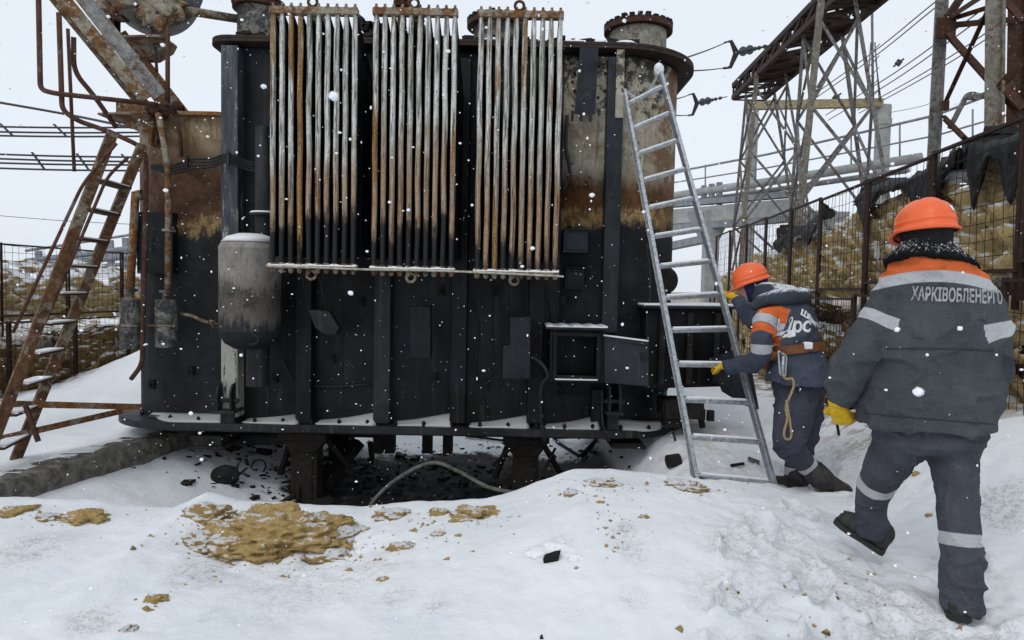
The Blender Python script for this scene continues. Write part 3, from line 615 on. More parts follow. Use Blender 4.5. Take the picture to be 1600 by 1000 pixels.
# jacking pads and hauling lugs
for a, b in ((298, 346), (958, 1006)):
    p0 = P(a, 683, YF + .05); p1 = P(b, 697, YF + .05); mb = MB()
    mb.box(((p0.x + p1.x) / 2, YF + .25, (ZFB - .05 + p1.z) / 2), (p1.x - p0.x, .42, ZFB - .05 - p1.z)); mb.box(((p0.x + p1.x) / 2, YF + .25, p1.z - .012), (p1.x - p0.x + .04, .46, .024))
    mb.build('jacking_pad', M['char'], TR, 30, .006)
def lug(px, py0, py1, w=34):
    mb = MB(); Y = YT - .17; c = P(px, (py0 + py1) / 2, Y); k = Y / FPX; hw = w * k / 2; h = (py1 - py0) * k
    for s_ in (-1, 1):
        pr = [V(c.x + s_ * hw * .62, Y + .17, c.z - h * .3), V(c.x + s_ * hw * .62, Y - .10, c.z - h * .3)] + [V(c.x + s_ * hw * .62, Y - .10 + .10 * (1 - math.cos(t)), c.z + h * .2 + .10 * math.sin(t)) for t in np.linspace(0, math.pi / 2, 6)] + [V(c.x + s_ * hw * .62, Y + .17, c.z + h * .2 + .1)]
        mb.prism(pr, V(.022, 0, 0))
    mb.box((c.x + .01, Y, c.z - h * .36), (hw * 2.1, .24, .03)); mb.box((c.x + .01, Y + .06, c.z - h * .7), (hw * 1.3, .14, h * .55))
    mb.lathe([(.02, -hw * 1.25), (.02, hw * 1.25)], (c.x + .01, Y - .05, c.z), (1, 0, 0), 10)
    recalc(mb.build('hauling_lug', M['soot_grey'], TR, 30, .004))
lug(354, 600, 648); lug(957, 602, 650, 26)
# ---- radiators
def radiator(px0, px1, py0, py1, pyb0, pyb1, mat, n=10, sz=.55, label=None):
    a = P(px0, py0, YR); b = P(px1, py1, YR); a2 = P(px0, pyb0, YR); b2 = P(px1, pyb1, YR)
    c = bpy.data.objects.new('radiator', None); COL.objects.link(c); c.parent = TR; c.location = (a + b) / 2 - TR.location
    if label: c['label'] = label
    zt = (a.z + b.z) / 2; zb = (a2.z + b2.z) / 2; x0 = a.x; x1 = b.x
    hd = MB(); hd.bar((x0 - .025, YR, zt), (x1 + .025, YR, zt), .07, .052)
    hd.tube([(lerp(x0, x1, .5), YR + .04, zt), (lerp(x0, x1, .5), YT + .05, zt - .35)], .06, 12)
    for i in range(n + 1 if 0 else n): hd.lathe([(.011, .02), (.021, .024), (.021, .040), (.011, .042), (.011, .064), (.001, .066)], (lerp(x0, x1, i / (n - 1)), YR, zt), (0, 0, 1), 8)
    hd.build('top_header', M['rust_paint'], c, 30)
    hb = MB(); hb.bar((x0 - .03, YR, zb), (x1 + .03, YR, zb), .085, .022)
    for i in range(n):
        x = lerp(x0, x1, i / (n - 1)); hb.lathe([(.028, .010), (.028, .034), (.02, .036)], (x, YR - .005, zb), (0, 0, 1), 8); hb.lathe([(.022, -.012), (.022, -.034), (.012, -.05)], (x, YR + .005, zb), (0, 0, -1) if 0 else (0, 0, 1), 8)
    hb.build('bottom_header', M['rust_paint'], c, 30)
    sn = MB(); m = 40; ring = []
    for k in range(m + 1):
        x = lerp(x0 - .03, x1 + .03, k / m); h = .007 + .006 * abs(math.sin(k * 1.9 + px0)) + .008 * max(0, math.sin(k * .61 + px1)); ring.append([V(x, YR - .043, zb + .009), V(x, YR - .030, zb + .011 + h), V(x, YR + .03, zb + .011 + h), V(x, YR + .043, zb + .009)])
    sn.loft(ring); recalc(sn.build('snow_strip', M['snow'], c, 180))
    for s_, zc in ((1, zt + .075), (-1, zb - .06)):
        t = MB(); t.torus((lerp(x0, x1, .48), YR, zc), (0, 1, 0), .036, .012, 20, 8); t.build('lifting_eye', M['rust_dark'] if s_ > 0 else M['rust_paint'], c, 180)
    for i in range(n):
        x = lerp(x0, x1, i / (n - 1)); f = MB(); jx = RNG.uniform(-.004, .004)
        m = 18; f.tube([(x + jx * math.sin(k * .9 + i), YR, lerp(zb + .02, zt - .02, k / m)) for k in range(m + 1)], [.019] + [.0218] * (m - 1) + [.017], 10, True, 1.15)
        f.cur = 1; yb = YT - .08  # plates and rear tubes black to the top: soot, plus gap shade in colour
        f.prism([V(x - .007, YR + .022, zb + .08), V(x - .007, YR + .022, zt - .10), V(x - .007, YR + .12, zt - .26), V(x - .007, yb, zt - .42), V(x - .007, yb, zb + .18)], V(.014, 0, 0))
        for k in range(4):                                   # the further tubes of the same fin, each kinked in to the header
            yy = lerp(YR + .12, yb, (k + .6) / 4); f.cur = 1
            f.tube([(x, yy, zb + .12), (x, yy, zt - .30 - .04 * k), (x, YR + .03, zt - .03)], .017, 6)
        recalc(f.build('fin', [mat, M['soot']], c, 40))
    return c
M['fin_pale'] = simple('pale_worn_steel', (.50, .49, .44), (.26, .23, .18), 30, .7, .3)
M['fin_left'] = m_fin('burnt_fin_paint_left', P(480, 348, YR).z, .62, .23)
M['fin_mid'] = m_fin('burnt_fin_paint_middle', P(650, 362, YR).z, 1.0, .12)
M['fin_right'] = m_fin('burnt_fin_paint_right', P(810, 402, YR).z, 1.05, .11)
radiator(427, 555, 16, 20, 415, 421, M['fin_left'], 10, label='left radiator, pale fins scorched black low down')
radiator(588, 711, 20, 20, 421, 424, M['fin_mid'], 10, label='middle radiator, rusty in its lower half')
radiator(752, 876, 22, 26, 424, 430, M['fin_right'], 10, label='right radiator, rusty almost to its bottom header')
mb = MB(); mb.tube(curve_pts([P(416, 415, YR - .06), P(570, 421, YR - .06), P(640, 422, YR - .06), P(735, 425, YR - .06), P(880, 432, YR - .06)], 10), .009, 7); mb.build('drain_line', M['fin_pale'], TR, 180)
# ---- turrets on the cover
def turret(px, pyb, w, wt, pyt, mat, Y, label, flk=.05):
    c = P(px, pyb, Y); t = P(px, pyt, Y); k = Y / FPX; r = w * k / 2; rt = wt * k / 2; h = t.z - c.z + .05; mb = MB()
    mb.lathe([(r, -.05), (r, h - .06), (rt, h - .055), (rt, h), (rt * .96, h + .012), (.001, h + .015)], (c.x, Y, c.z - .0), (0, 0, 1), 40)
    o = mb.build('bushing_turret', [mat, M['rust_dark']], TR, 35); o['label'] = label
    for i, p_ in enumerate(o.data.polygons):
        if p_.center.z + TR.location.z > t.z - .02: p_.material_index = 1
    o.data.update()
    g = MB(); q = RNG.integers(0, 1000)
    for i in range(26):
        an = i / 26 * 6.283; g.box((c.x + rt * .93 * math.cos(an), Y + rt * .93 * math.sin(an), c.z + h + .015), (.05, .05, RNG.uniform(.02, .06)), Matrix.Rotation(an, 3, 'Z'))
    g.build('burnt_gasket', M['char'], o if False else TR, 30)
M['turret'] = m_rust('turret_peeling_paint', (.09, .06, .045), (.22, .18, .13), (.36, .34, .28), .95, (.035, .03, .028))
M['turret_dark'] = m_rust('turret_sooty_paint', (.028, .028, .030), (.09, .09, .085), (.26, .25, .22), .55, (.02, .02, .02))
turret(404, 66, 62, 76, 16, M['turret_dark'], 7.3, 'sooty turret stump at the top left')
turret(776, 76, 70, 92, 44, M['turret_dark'], 7.9, 'turret stump half hidden behind the right radiator')
turret(996, 88, 86, 104, 52, M['turret'], 7.35, 'beige turret stump at the top right')
mb = MB(); v, f = lump(P(628, 6, 7.6), (.10, .10, .09), 77, 3, .5); mb.add(v, f); mb.tube([P(628, 60, 7.6), P(628, 8, 7.6)], .05, 8); mb.build('burnt_bushing_stub', M['rust_dark'], TR, 40)
mb = MB()
for pts in ([(560, 28), (585, 62), (600, 92)], [(556, 45), (590, 80)], [(566, 36), (604, 40), (606, 60)]): mb.tube([P(a, b, 7.0) for a, b in pts], .022, 7)
for i in range(14): mb.box(P(562 + i * 2.6, 36 + RNG.uniform(-6, 6) + i, 6.9), (.06, .1, .05), Matrix.Rotation(RNG.uniform(-1, 1), 3, 'Y'))
each(mb, 'burnt_pipework', M['char'], TR, 30)
# hand hole on the right wall with its hanging black strap plate
mb = MB(); c = P(921, 130, YT - .012); mb.lathe([(.205, -.012), (.205, .02), (.185, .026), (.001, .026)], c, (0, -1, 0), 36); mb.build('hand_hole_cover', M['tank_right'], TR, 35)
mb = MB()
for i in range(12):
    an = i * math.pi / 6; mb.lathe([(.013, .02), (.013, .045)], c + V(.165 * math.cos(an), 0, .165 * math.sin(an)), (0, -1, 0), 6)
each(mb, 'cover_bolt', M['char'], TR, 30)
mb = MB(); a = P(906, 78, YT - .16); b = P(935, 78, YT - .16); z1 = P(910, 182, YT).z
mb.prism([V(a.x, YT - .17, a.z + .02), V(b.x, YT - .17, a.z + .02), V(b.x - .01, YT - .10, z1), V(a.x - .03, YT - .10, z1)], V(0, .015, 0))
for dx in (-.05, .03, .12): mb.box((a.x + dx, YT - .10, z1 - .02), (.025, .03, .09))
recalc(mb.build('hanging_plate', M['soot_blue'], TR, 30))
# small boxes on the right wall
for px, py, w, h, m in ((899, 378, 38, 34, 'soot_blue'), (897, 436, 30, 32, 'soot')):
    c = P(px, py, YT - .05); k = YT / FPX; mb = MB(); mb.box((c.x, YT - .05, c.z), (w * k, .10, h * k)); mb.box((c.x, YT - .107, c.z), (w * k * .8, .012, h * k * .75)); mb.box((c.x, YT - .06, c.z + h * k / 2 + .006), (w * k + .02, .14, .012)); mb.build('relay_box', M[m], TR, 30, .005)
# open control cubicle with its door swung to the right
k = 6.1 / FPX; c = P(901, 556, 6.1); w = 84 * k; h = 84 * k; mb = MB(); y0, y1 = 6.1, YT
for sx in (-1, 1): mb.box((c.x + sx * (w / 2 - .012), (y0 + y1) / 2, c.z), (.024, y1 - y0, h))
for sz in (-1, 1): mb.box((c.x, (y0 + y1) / 2, c.z + sz * (h / 2 - .012)), (w - .05, y1 - y0, .024))
mb.box((c.x, YT - .03, c.z), (w - .05, .02, h - .05)); cub = mb.build('control_cubicle', M['soot'], TR, 30, .004)
mb = MB()
for sx in (-1, 1): mb.box((c.x + sx * (w / 2 - .045), y0 - .013, c.z), (.04, .024, h - .05))
for sz in (-1, 1): mb.box((c.x, y0 - .0145, c.z + sz * (h / 2 - .045)), (w - .13, .026, .04))
mb.build('door_frame', M['soot'], cub, 30, .004)
mb = MB(); mb.box((c.x - .01, 6.25, c.z + h / 2 + .012), (w + .06, .5, .018)); mb.build('roof', M['soot_blue'], cub, 30)
mb = MB(); ring = []
for i in range(21): x = c.x - .01 + (w + .06) * (i / 20 - .5); hh = .010 + .006 * math.sin(i * 1.3); ring.append([V(x, 5.995, c.z + h / 2 + .02), V(x, 6.01, c.z + h / 2 + .02 + hh), V(x, 6.48, c.z + h / 2 + .022 + hh), V(x, 6.49, c.z + h / 2 + .02)])
mb.loft(ring); recalc(mb.build('snow_strip', M['snow'], cub, 180))
mb = MB(); mb.box((c.x, 6.12, c.z - h / 2 + .03), (w - .1, .1, .012)); mb.build('snow_ledge', M['snow'], cub, 30)
mb = MB(); d0 = P(944, 525, 6.08); d1 = P(1013, 534, 5.84); e0 = P(944, 598, 6.08); e1 = P(1013, 604, 5.84)
mb.prism([d0, d1, e1, e0], V(.008, .018, 0)); mb.prism([d0 + V(.02, -.008, -.02), d1 + V(-.02, -.008, -.02), d1 + V(-.02, -.008, -.035), d0 + V(.02, -.008, -.035)], V(.003, .008, 0))
door = recalc(mb.build('door', M['soot_blue'], cub, 30, .004))
mb = MB(); mb.bar(d0 + V(0, .005, .007), d1 + V(0, .005, .007), .022, .012); mb.build('snow_strip', M['snow'], door, 30)
mb = MB(); mb.box(d1 * .72 + e1 * .28 + V(-.06, -.02, -.02), (.02, .03, .07)); mb.build('handle', M['char'], door, 30)
# big terminal chamber on the right end
zt = P(1060, 482, 6.45).z; zb = P(1060, 626, 6.45).z; xa = P(1008, 500, 6.4).x; xb = P(1152, 500, 6.75).x
mb = MB(); mb.prism([V(xa, 6.35, zb + .12), V(xb - .1, 6.62, zb + .12), V(xb, 6.9, zb + .12), V(xb, 7.6, zb + .12), V(xa, 7.6, zb + .12)], V(0, 0, zt - zb - .12)); ch = recalc(mb.build('terminal_chamber', M['soot'], TR, 30, .01))
mb = MB(); mb.prism([V(xa - .04, 6.30, zt), V(xb - .07, 6.58, zt), V(xb + .03, 6.88, zt), V(xb + .03, 7.62, zt), V(xa - .04, 7.62, zt)], V(0, 0, .02)); recalc(mb.build('lid', M['soot_blue'], ch, 30))
mb = MB(); mb.prism([V(xa - .03, 6.315, zt + .021), V(xb - .075, 6.60, zt + .021), V(xb + .01, 6.9, zt + .021), V(xb + .01, 7.6, zt + .021), V(xa - .03, 7.6, zt + .021)], V(0, 0, .022)); recalc(mb.build('snow_cap', M['snow'], ch, 30, .01))
mb = MB()
for t in (.18, .5, .82): q = V(lerp(xa, xb - .1, t), lerp(6.35, 6.62, t), 0); mb.box((q.x, q.y - .02, (zt + zb) / 2 + .06), (.05, .05, zt - zb - .2))
each(mb, 'rib', M['char'], ch, 30)
mb = MB(); mb.prism([P(1108, 560, 6.3), P(1150, 545, 6.5), P(1172, 575, 6.55), P(1184, 640, 6.5), P(1165, 634, 6.4), P(1128, 612, 6.3)], V(.03, .05, .0)); recalc(mb.build('flap', M['soot_blue'], ch, 30))
mb = MB(); mb.box(P(1062, 636, 6.55), (.36, .4, .16)); mb.box(P(1048, 655, 6.5), (.14, .2, .12)); mb.tube([P(1092, 640, 6.5), P(1098, 668, 6.5)], .03, 8)
for i in range(6): mb.box(P(1040 + i * 14, 640 + RNG.uniform(-5, 10), 6.45), (.06, .06, .10))
each(mb, 'burnt_fitting', M['char'], ch, 30)
mb = MB(); mb.lathe([(.115, -.1), (.135, -.09), (.135, -.02), (.10, 0), (.001, .0)], P(1042, 438, 6.9), (.25, -1, 0), 26); mb.build('valve_body', M['char'], TR, 35)
# grey expansion vessel hanging in front of the left wall
Yv = 6.1; c = P(391, 450, Yv); k = Yv / FPX; r = 46 * k; zt_, zb_ = P(391, 388, Yv).z, P(391, 518, Yv).z
M['vessel'] = m_zone('vessel_scorched_grey', P(391, 470, Yv).z - .16, .30, (.30, .285, .26), (.19, .175, .155), (.085, .078, .070), .5, .34, (.10, .092, .082))
mb = MB(); h = zt_ - zb_
mb.lathe([(.02, -.16), (r * .5, -.15), (r * .82, -.10), (r * .97, -.03), (r, 0), (r * 1.012, .005), (r * 1.012, .02), (r, .025), (r, h - .02), (r * 1.012, h - .015), (r * 1.012, h), (r, h + .005), (r * .95, h + .035), (r * .75, h + .075), (r * .4, h + .10), (.001, h + .105)], (c.x, Yv, zb_), (0, 0, 1), 40)
ves = mb.build('expansion_vessel', M['vessel'], TR, 35)
mb = MB(); mb.lathe([(r * .93, h + .052), (r * .74, h + .100), (r * .4, h + .128), (.001, h + .133)], (c.x, Yv, zb_), (0, 0, 1), 40); mb.build('snow_cap', M['snow'], ves, 180)
mb = MB(); mb.lathe([(.085, h + .10), (.085, h + .30), (.13, h + .305), (.13, h + .325), (.085, h + .33), (.085, h + 1.1)], (c.x + .07, Yv + .16, zb_), (0, 0, 1), 24); mb.lathe([(.10, -.5), (.10, -.1)], (c.x + .03, Yv + .1, zb_), (0, 0, 1), 24); each(mb, 'riser_pipe', M['soot_grey'], ves, 35)
mb = MB(); mb.lathe([(.132, h + .3265), (.12, h + .342), (.09, h + .342)], (c.x + .07, Yv + .16, zb_), (0, 0, 1), 24); mb.build('snow_ring', M['snow'], ves, 180)
mb = MB(); mb.torus((c.x + .1, Yv - r * .80, zb_ - .05), (.2, -1, -.4), .05, .012, 16, 6); mb.build('drain_ring', M['soot_grey'], ves, 180)
# scoops hanging on wires below the radiators
def scoop(px, py0, py1, w, wires, mat, pts):
    mb = MB(); Y = 6.15; mb.prism([P(a, b, Y) for a, b in pts], V(0, .10, 0)); o = recalc(mb.build('hanging_drip_plate', mat, TR, 30, .006))
    g = MB()
    for a, b in wires: g.tube([P(*a, Y - .1), P(*b, Y)], .0045, 5)
    each(g, 'hanger_wire', M['soot_grey'], o, 180)
scoop(508, 485, 525, 40, [((470, 428), (484, 484)), ((497, 428), (510, 484))], M['soot_grey'], [(481, 484), (514, 486), (530, 512), (524, 524), (506, 522), (492, 512)])
scoop(655, 480, 560, 36, [((633, 430), (645, 478)), ((660, 430), (668, 478))], M['soot'], [(640, 478), (673, 478), (673, 560), (640, 560)])
scoop(808, 495, 590, 34, [((798, 432), (801, 494)), ((822, 434), (825, 494))], M['soot_blue'], [(797, 495), (829, 495), (829, 592), (786, 592), (786, 540), (797, 540)])
# bogies under the tank
M['bogie'] = m_rust('burnt_brown_steel', (.009, .008, .008), (.030, .020, .015), (.03, .027, .024), .3, (.009, .009, .009))
def bogie(px0, px1, py0, label):
    k = 6.75 / FPX; x0 = P(px0, 700, 6.75).x; x1 = P(px1, 700, 6.75).x; zt = ZFB - .05; w = x1 - x0; cx = (x0 + x1) / 2
    b = MB(); b.box((cx - .0, 6.80, zt - .04), (w * 1.35, .36, .08)); b.prism([V(cx - w * .62, 6.66, zt - .08), V(cx + w * .62, 6.66, zt - .08), V(cx + w * .36, 6.66, zt - .20), V(cx - w * .36, 6.66, zt - .20)], V(0, .25, 0))
    b.box((cx, 6.80, zt - .52), (w * .76, .22, .66)); b.box((cx, 6.685, zt - .5), (w * .5, .02, .6)); b.bar((cx - w * .5, 6.85, zt - .1), (cx - w * .9, 6.95, zt - .5), .05, .05); b.bar((cx + w * .5, 6.85, zt - .1), (cx + w * 1.1, 7.0, zt - .45), .05, .05); o = recalc(b.build('bogie', M['bogie'], TR, 30, .01)); o['label'] = label
    for y in (6.72, 8.3):
        g = MB(); g.lathe([(.10, -.10), (.20, -.095), (.20, -.065), (.165, -.06), (.165, .05), (.06, .06), (.06, .10), (.001, .10)], (cx + w * .1, y + .12, -.52), (1, 0, 0), 28); g.build('wheel', M['char'], o, 35)
    g = MB(); g.box((cx, 8.2, zt - .5), (w * .7, .3, .9)); g.build('rear_leg', M['bogie'], o, 30)
bogie(450, 505, 690, 'left rusty bogie'); bogie(795, 848, 690, 'right rusty bogie')
mb = MB(); mb.box((P(560, 690, 7).x, 7.3, ZFB - .13), (.5, .2, .16)); mb.bar(P(505, 760, 7.1), P(560, 690, 7.4), .14, .1); mb.bar(P(578, 690, 7.5), P(582, 720, 7.5), .05, .05); mb.box((P(700, 690, 7).x, 7.6, ZFB - .11), (.4, .16, .12)); mb.tube([P(360, 686, 6.9), P(455, 684, 6.9)], .065, 14)
for px in (592, 610, 668, 700): mb.box(P(px, 692, 7.3), (.1, .14, .2))
mb.tube(curve_pts([P(770, 728, 6.7), P(800, 700, 6.65), P(835, 690, 6.6), P(868, 715, 6.7)], 8), .018, 7); mb.tube([P(868, 700, 6.7), P(832, 768, 6.5)], .014, 6)
each(mb, 'underframe_beam', M['char'], TR, 30)
# ---- conservator drum, its struts and posts at the upper left
YD = 7.0
c = P(258, -22, YD); k = YD / FPX; rd = 71 * k
M['drum'] = m_rust('drum_sooty_paint', (.10, .092, .08), (.20, .19, .17), (.16, .17, .185), .7, (.045, .04, .034))
mb = MB(); mb.lathe([(.001, -.16), (rd * .5, -.13), (rd * .82, -.06), (rd, 0), (rd * 1.02, .01), (rd * 1.02, .04), (rd, .05), (rd, .9), (rd * .7, 1.0), (.001, 1.05)], (c.x, YD - .25, c.z), (-.5, 1, .22), 48)
con = mb.build('conservator', M['drum'], TR, 35); con['label'] = 'burnt round conservator drum at the top left'
mb = MB(); v, f = lump(P(212, 8, 6.75), (.30, .12, .10), 33, 4, .7, 3); mb.add(v, f); v, f = lump(P(248, 6, 6.7), (.25, .06, .22), 37, 4, .8, 3.4); mb.add(v, f); mb.build('burnt_lagging', M['rust_paint'], con, 180)
mb = MB(); mb.box(P(176, 10, 6.9), (.16, .3, .2)); mb.build('bracket', M['rust_paint'], con, 30)
mb = MB(); mb.tube([P(262, 12, 6.8), P(300, 18, 6.85), P(374, 30, 7.3)], .043, 14); mb.build('balance_pipe', M['rust_paint'], con, 180)
st = MB(); st.ibeam(P(84, -14, 6.2), P(226, 160, 6.5), .12, .17, .012, V(.5, -1, .3)); st.build('conservator_strut', M['rust_paint'], TR, 30)
st = MB(); st.channel(P(118, -20, 6.45), P(250, 150, 6.65), .13, .08, .012, V(.3, -1, .2)); st.build('conservator_strut', M['strut_grey'], TR, 30)
st = MB(); st.channel(P(183, 55, 7.0), P(284, 184, 7.0), .19, .1, .014, V(.2, -1, .2)); st.build('conservator_strut', M['rust'], TR, 30)
st = MB(); st.ibeam(P(174, -10, 7.0), P(174, 76, 7.0), .12, .12, .012, V(0, 1, 0)); st.build('post', M['rust_dark'], TR, 30)
st = MB(); st.box(P(249, 44, 6.95), (.12, .12, .30)); st.build('post', M['rust_paint'], TR, 30, .006)
st = MB(); st.prism([P(172, 65, 6.9), P(262, 62, 6.9), P(256, 74, 6.9), P(234, 88, 6.9), P(215, 88, 6.9)], V(0, .2, 0)); st.bar(P(172, 66, 6.85), P(264, 64, 6.85), .3, .02); recalc(st.build('gusset', M['rust_paint'], TR, 30))
st = MB(); st.box(P(220, 177, 6.6), (.30, .3, .12)); st.prism([P(172, 184, 6.5), P(240, 184, 6.5), P(236, 228, 6.5), P(215, 205, 6.5)], V(0, .15, 0)); st.bar(P(170, 185, 6.5), P(240, 183, 6.5), .35, .018)
recalc(st.build('bracket', M['rust_paint'], TR, 30))
st = MB(); v, f = lump(P(252, 172, 6.45), (.14, .10, .07), 55, 3, .8, 3); st.add(v, f); v, f = lump(P(278, 170, 6.7), (.06, .06, .06), 56, 3, .6); st.add(v, f); st.build('burnt_clamp', M['rust_dark'], TR, 180)
def pipe(ctrl, r, mat, name='pipe', rad=.12):
    m_ = MB(); m_.tube(round_path([P(*q) for q in ctrl], rad), r * 1.08, 9); m_.build(name, M[mat], TR, 180)
pipe([(60, -10, 5.9), (63, 140, 6.0), (85, 146, 6.0), (244, 163, 6.35)], .020, 'pipe')
pipe([(92, 20, 6.0), (97, 172, 6.05), (120, 188, 6.1), (172, 206, 6.2), (228, 232, 6.3), (228, 300, 6.3), (222, 570, 6.35), (205, 592, 6.4)], .020, 'pipe')
pipe([(106, 45, 6.1), (116, 268, 6.2)], .014, 'pipe'); pipe([(115, 58, 6.15), (115, 112, 6.2), (146, 148, 6.25), (182, 200, 6.4)], .020, 'pipe')
pipe([(262, 40, 6.7), (262, 170, 6.6)], .020, 'pipe'); pipe([(243, 74, 6.9), (245, 112, 6.9)], .014, 'pipe')
pipe([(247, 178, 6.35), (252, 200, 6.3), (262, 260, 6.3), (263, 330, 6.35), (262, 462, 6.35)], .026, 'rust_paint', 'drop_pipe')
pipe([(212, 300, 6.5), (203, 462, 6.5)], .035, 'rust', 'drop_pipe')
pipe([(267, 180, 6.4), (281, 200, 6.4), (284, 245, 6.45)], .015, 'rust_dark', 'cable', .2)
def drum(px, py0, py1, w, Y, mat):
    m_ = MB(); a = P(px, py1, Y); b = P(px, py0, Y); r = w * Y / FPX / 2; h = b.z - a.z
    m_.lathe([(.001, 0), (r * .96, 0), (r, .01), (r, h * .44), (r * 1.06, h * .45), (r * 1.06, h * .48), (r, h * .49), (r, h - .01), (r * .9, h), (.03, h + .005), (.03, h + .06), (.06, h + .065), (.06, h + .085), (.001, h + .09)], a, (0, 0, 1), 24); o = m_.build('breather_canister', M[mat], TR, 35)
    g = MB(); g.tube([a + V(-r * 1.3, -r * 1.02, h * .46), a + V(r * 1.35, -r * 1.02, h * .46)], .009, 6); g.build('clamp_bar', M['rust_paint'], o, 180)
drum(260, 468, 542, 32, 6.35, 'turret_dark'); drum(205, 466, 544, 32, 6.5, 'turret_dark')
pipe([(282, 490, 6.45), (300, 493, 6.45), (318, 502, 6.45), (340, 507, 6.5)], .014, 'rust_paint', 'pipe', .2)
m_ = MB(); m_.lathe([(.06, -.012), (.06, .012)], P(264, 360, 6.35), (0, 0, 1), 16); m_.lathe([(.035, -.012), (.035, .012)], P(333, 506, 6.48), (1, 0, 0), 12); m_.lathe([(.05, -.03), (.05, .03)], P(218, 305, 6.45), (1, 0, .2), 12); each(m_, 'pipe_flange', M['rust_paint'], TR, 30)
m_ = MB(); a = P(246, 380, 6.57); m_.box((a.x, 6.60, a.z), (.34, .16, .58)); m_.tube(round_path([P(239, 395, 6.48), P(239, 372, 6.44), P(240, 372, 6.44)], .03), .008, 6); m_.build('side_box', M['soot'], TR, 30, .02)
# cables strapped along the left wall and round the tank
m_ = MB()
for i in range(4):
    d = i * 4.2; m_.tube(curve_pts([P(236, 258 + d * .4, 6.45), P(270, 258 + d, 6.42), P(300, 249 + d * 1.2, 6.45), P(330, 248 + d, 6.38), P(357, 241 + d, 6.36), P(385, 252 + d, 6.45), P(422, 260 + d, 6.5)], 8), .011, 6)
each(m_, 'strapped_cable', M['rubber'], TR, 180)
m_ = MB(); m_.box(P(357, 248, 6.34), (.02, .03, .13)); m_.box(P(293, 252, 6.42), (.015, .03, .1)); each(m_, 'cable_clip', M['soot_grey'], TR, 30)
m_ = MB(); m_.tube(curve_pts([P(886, 180, 6.5), P(884, 230, 6.48), P(890, 268, 6.46), P(880, 298, 6.46)], 8), .018, 7); m_.tube(curve_pts([P(830, 556, 6.2), P(848, 570, 6.1), P(856, 588, 6.1), P(846, 604, 6.15), P(845, 650, 6.25), P(852, 690, 6.3)], 8), .016, 7)
m_.tube(curve_pts([P(940, 610, 6.3), P(942, 660, 6.25), P(952, 690, 6.3)], 8), .009, 6); m_.tube(curve_pts([P(1052, 676, 6.4), P(1060, 700, 6.2), P(1082, 730, 5.6)], 8), .011, 6); each(m_, 'loose_cable', M['rubber'], TR, 180)
# ------------------------------------------------------------------ ladders
def alu_ladder():
    a0, a1 = P(1091, 753, 4.72), P(977, 142, 6.33); b0, b1 = P(1208, 764, 4.80), P(1029, 112, 6.33)
    o = thing('ladder', 'tall tapering aluminium ladder leaning against the right end of the transformer', 'ladder', (a0 + b0) / 2)
    for q0, q1, nm in ((a0, a1, 1), (b0, b1, -1)):
        m_ = MB(); m_.channel(q0, q1, .058, .026, .004, V(-.05 * nm, -1, .4) if 0 else (a0 - b0) * nm * -1); m_.build('rail', M['alu'], o, 30, .002)
    n = 13
    for i in range(n):
        t = lerp(.012, .955, i / (n - 1)); p = a0.lerp(a1, t); q = b0.lerp(b1, t - .0)
        m_ = MB(); m_.bar(p, q, .030, .036, V(0, -.4, 1)); ru = m_.build('rung', M['alu'], o, 30, .006)
        s_ = MB(); s_.bar(p.lerp(q, .05) + V(0, 0, .021), p.lerp(q, .95) + V(0, 0, .021), .024, .007, V(0, -.3, 1)); s_.build('snow_dusting', M['snow'], ru, 30)
    m_ = MB(); m_.bar(b1 + V(0, 0, -.02), a0.lerp(a1, .955).lerp(b0.lerp(b1, .955), .55), .02, .02); m_.bar(a1, a0.lerp(a1, .955).lerp(b0.lerp(b1, .955), .3), .02, .02); m_.build('brace', M['alu'], o, 30)
    m_ = MB(); v, f = lump(b1 + V(0, 0, .02), (.045, .045, .06), 3, 3, .3); m_.add(v, f); m_.build('snow_cap', M['snow'], o, 180)
    for q in (a0, b0):
        m_ = MB(); m_.box(q + V(0, 0, -.02), (.07, .06, .10)); m_.build('rubber_foot', M['rubber'], o, 30, .006)
    m_ = MB(); m_.tube(curve_pts([P(1070, 640, 5.0), P(1074, 690, 4.95), P(1080, 742, 4.78)], 10), .006, 5); o2 = m_.build('chain', M['soot_grey'], None, 180)
    tag(o2, 'thin dangling chain beside the left foot of the aluminium ladder', 'chain')
alu_ladder()
M['rail_rust'] = m_rust('dark_rusty_rail', (.050, .026, .016), (.16, .075, .030), (.27, .24, .18), .45, (.022, .017, .015))
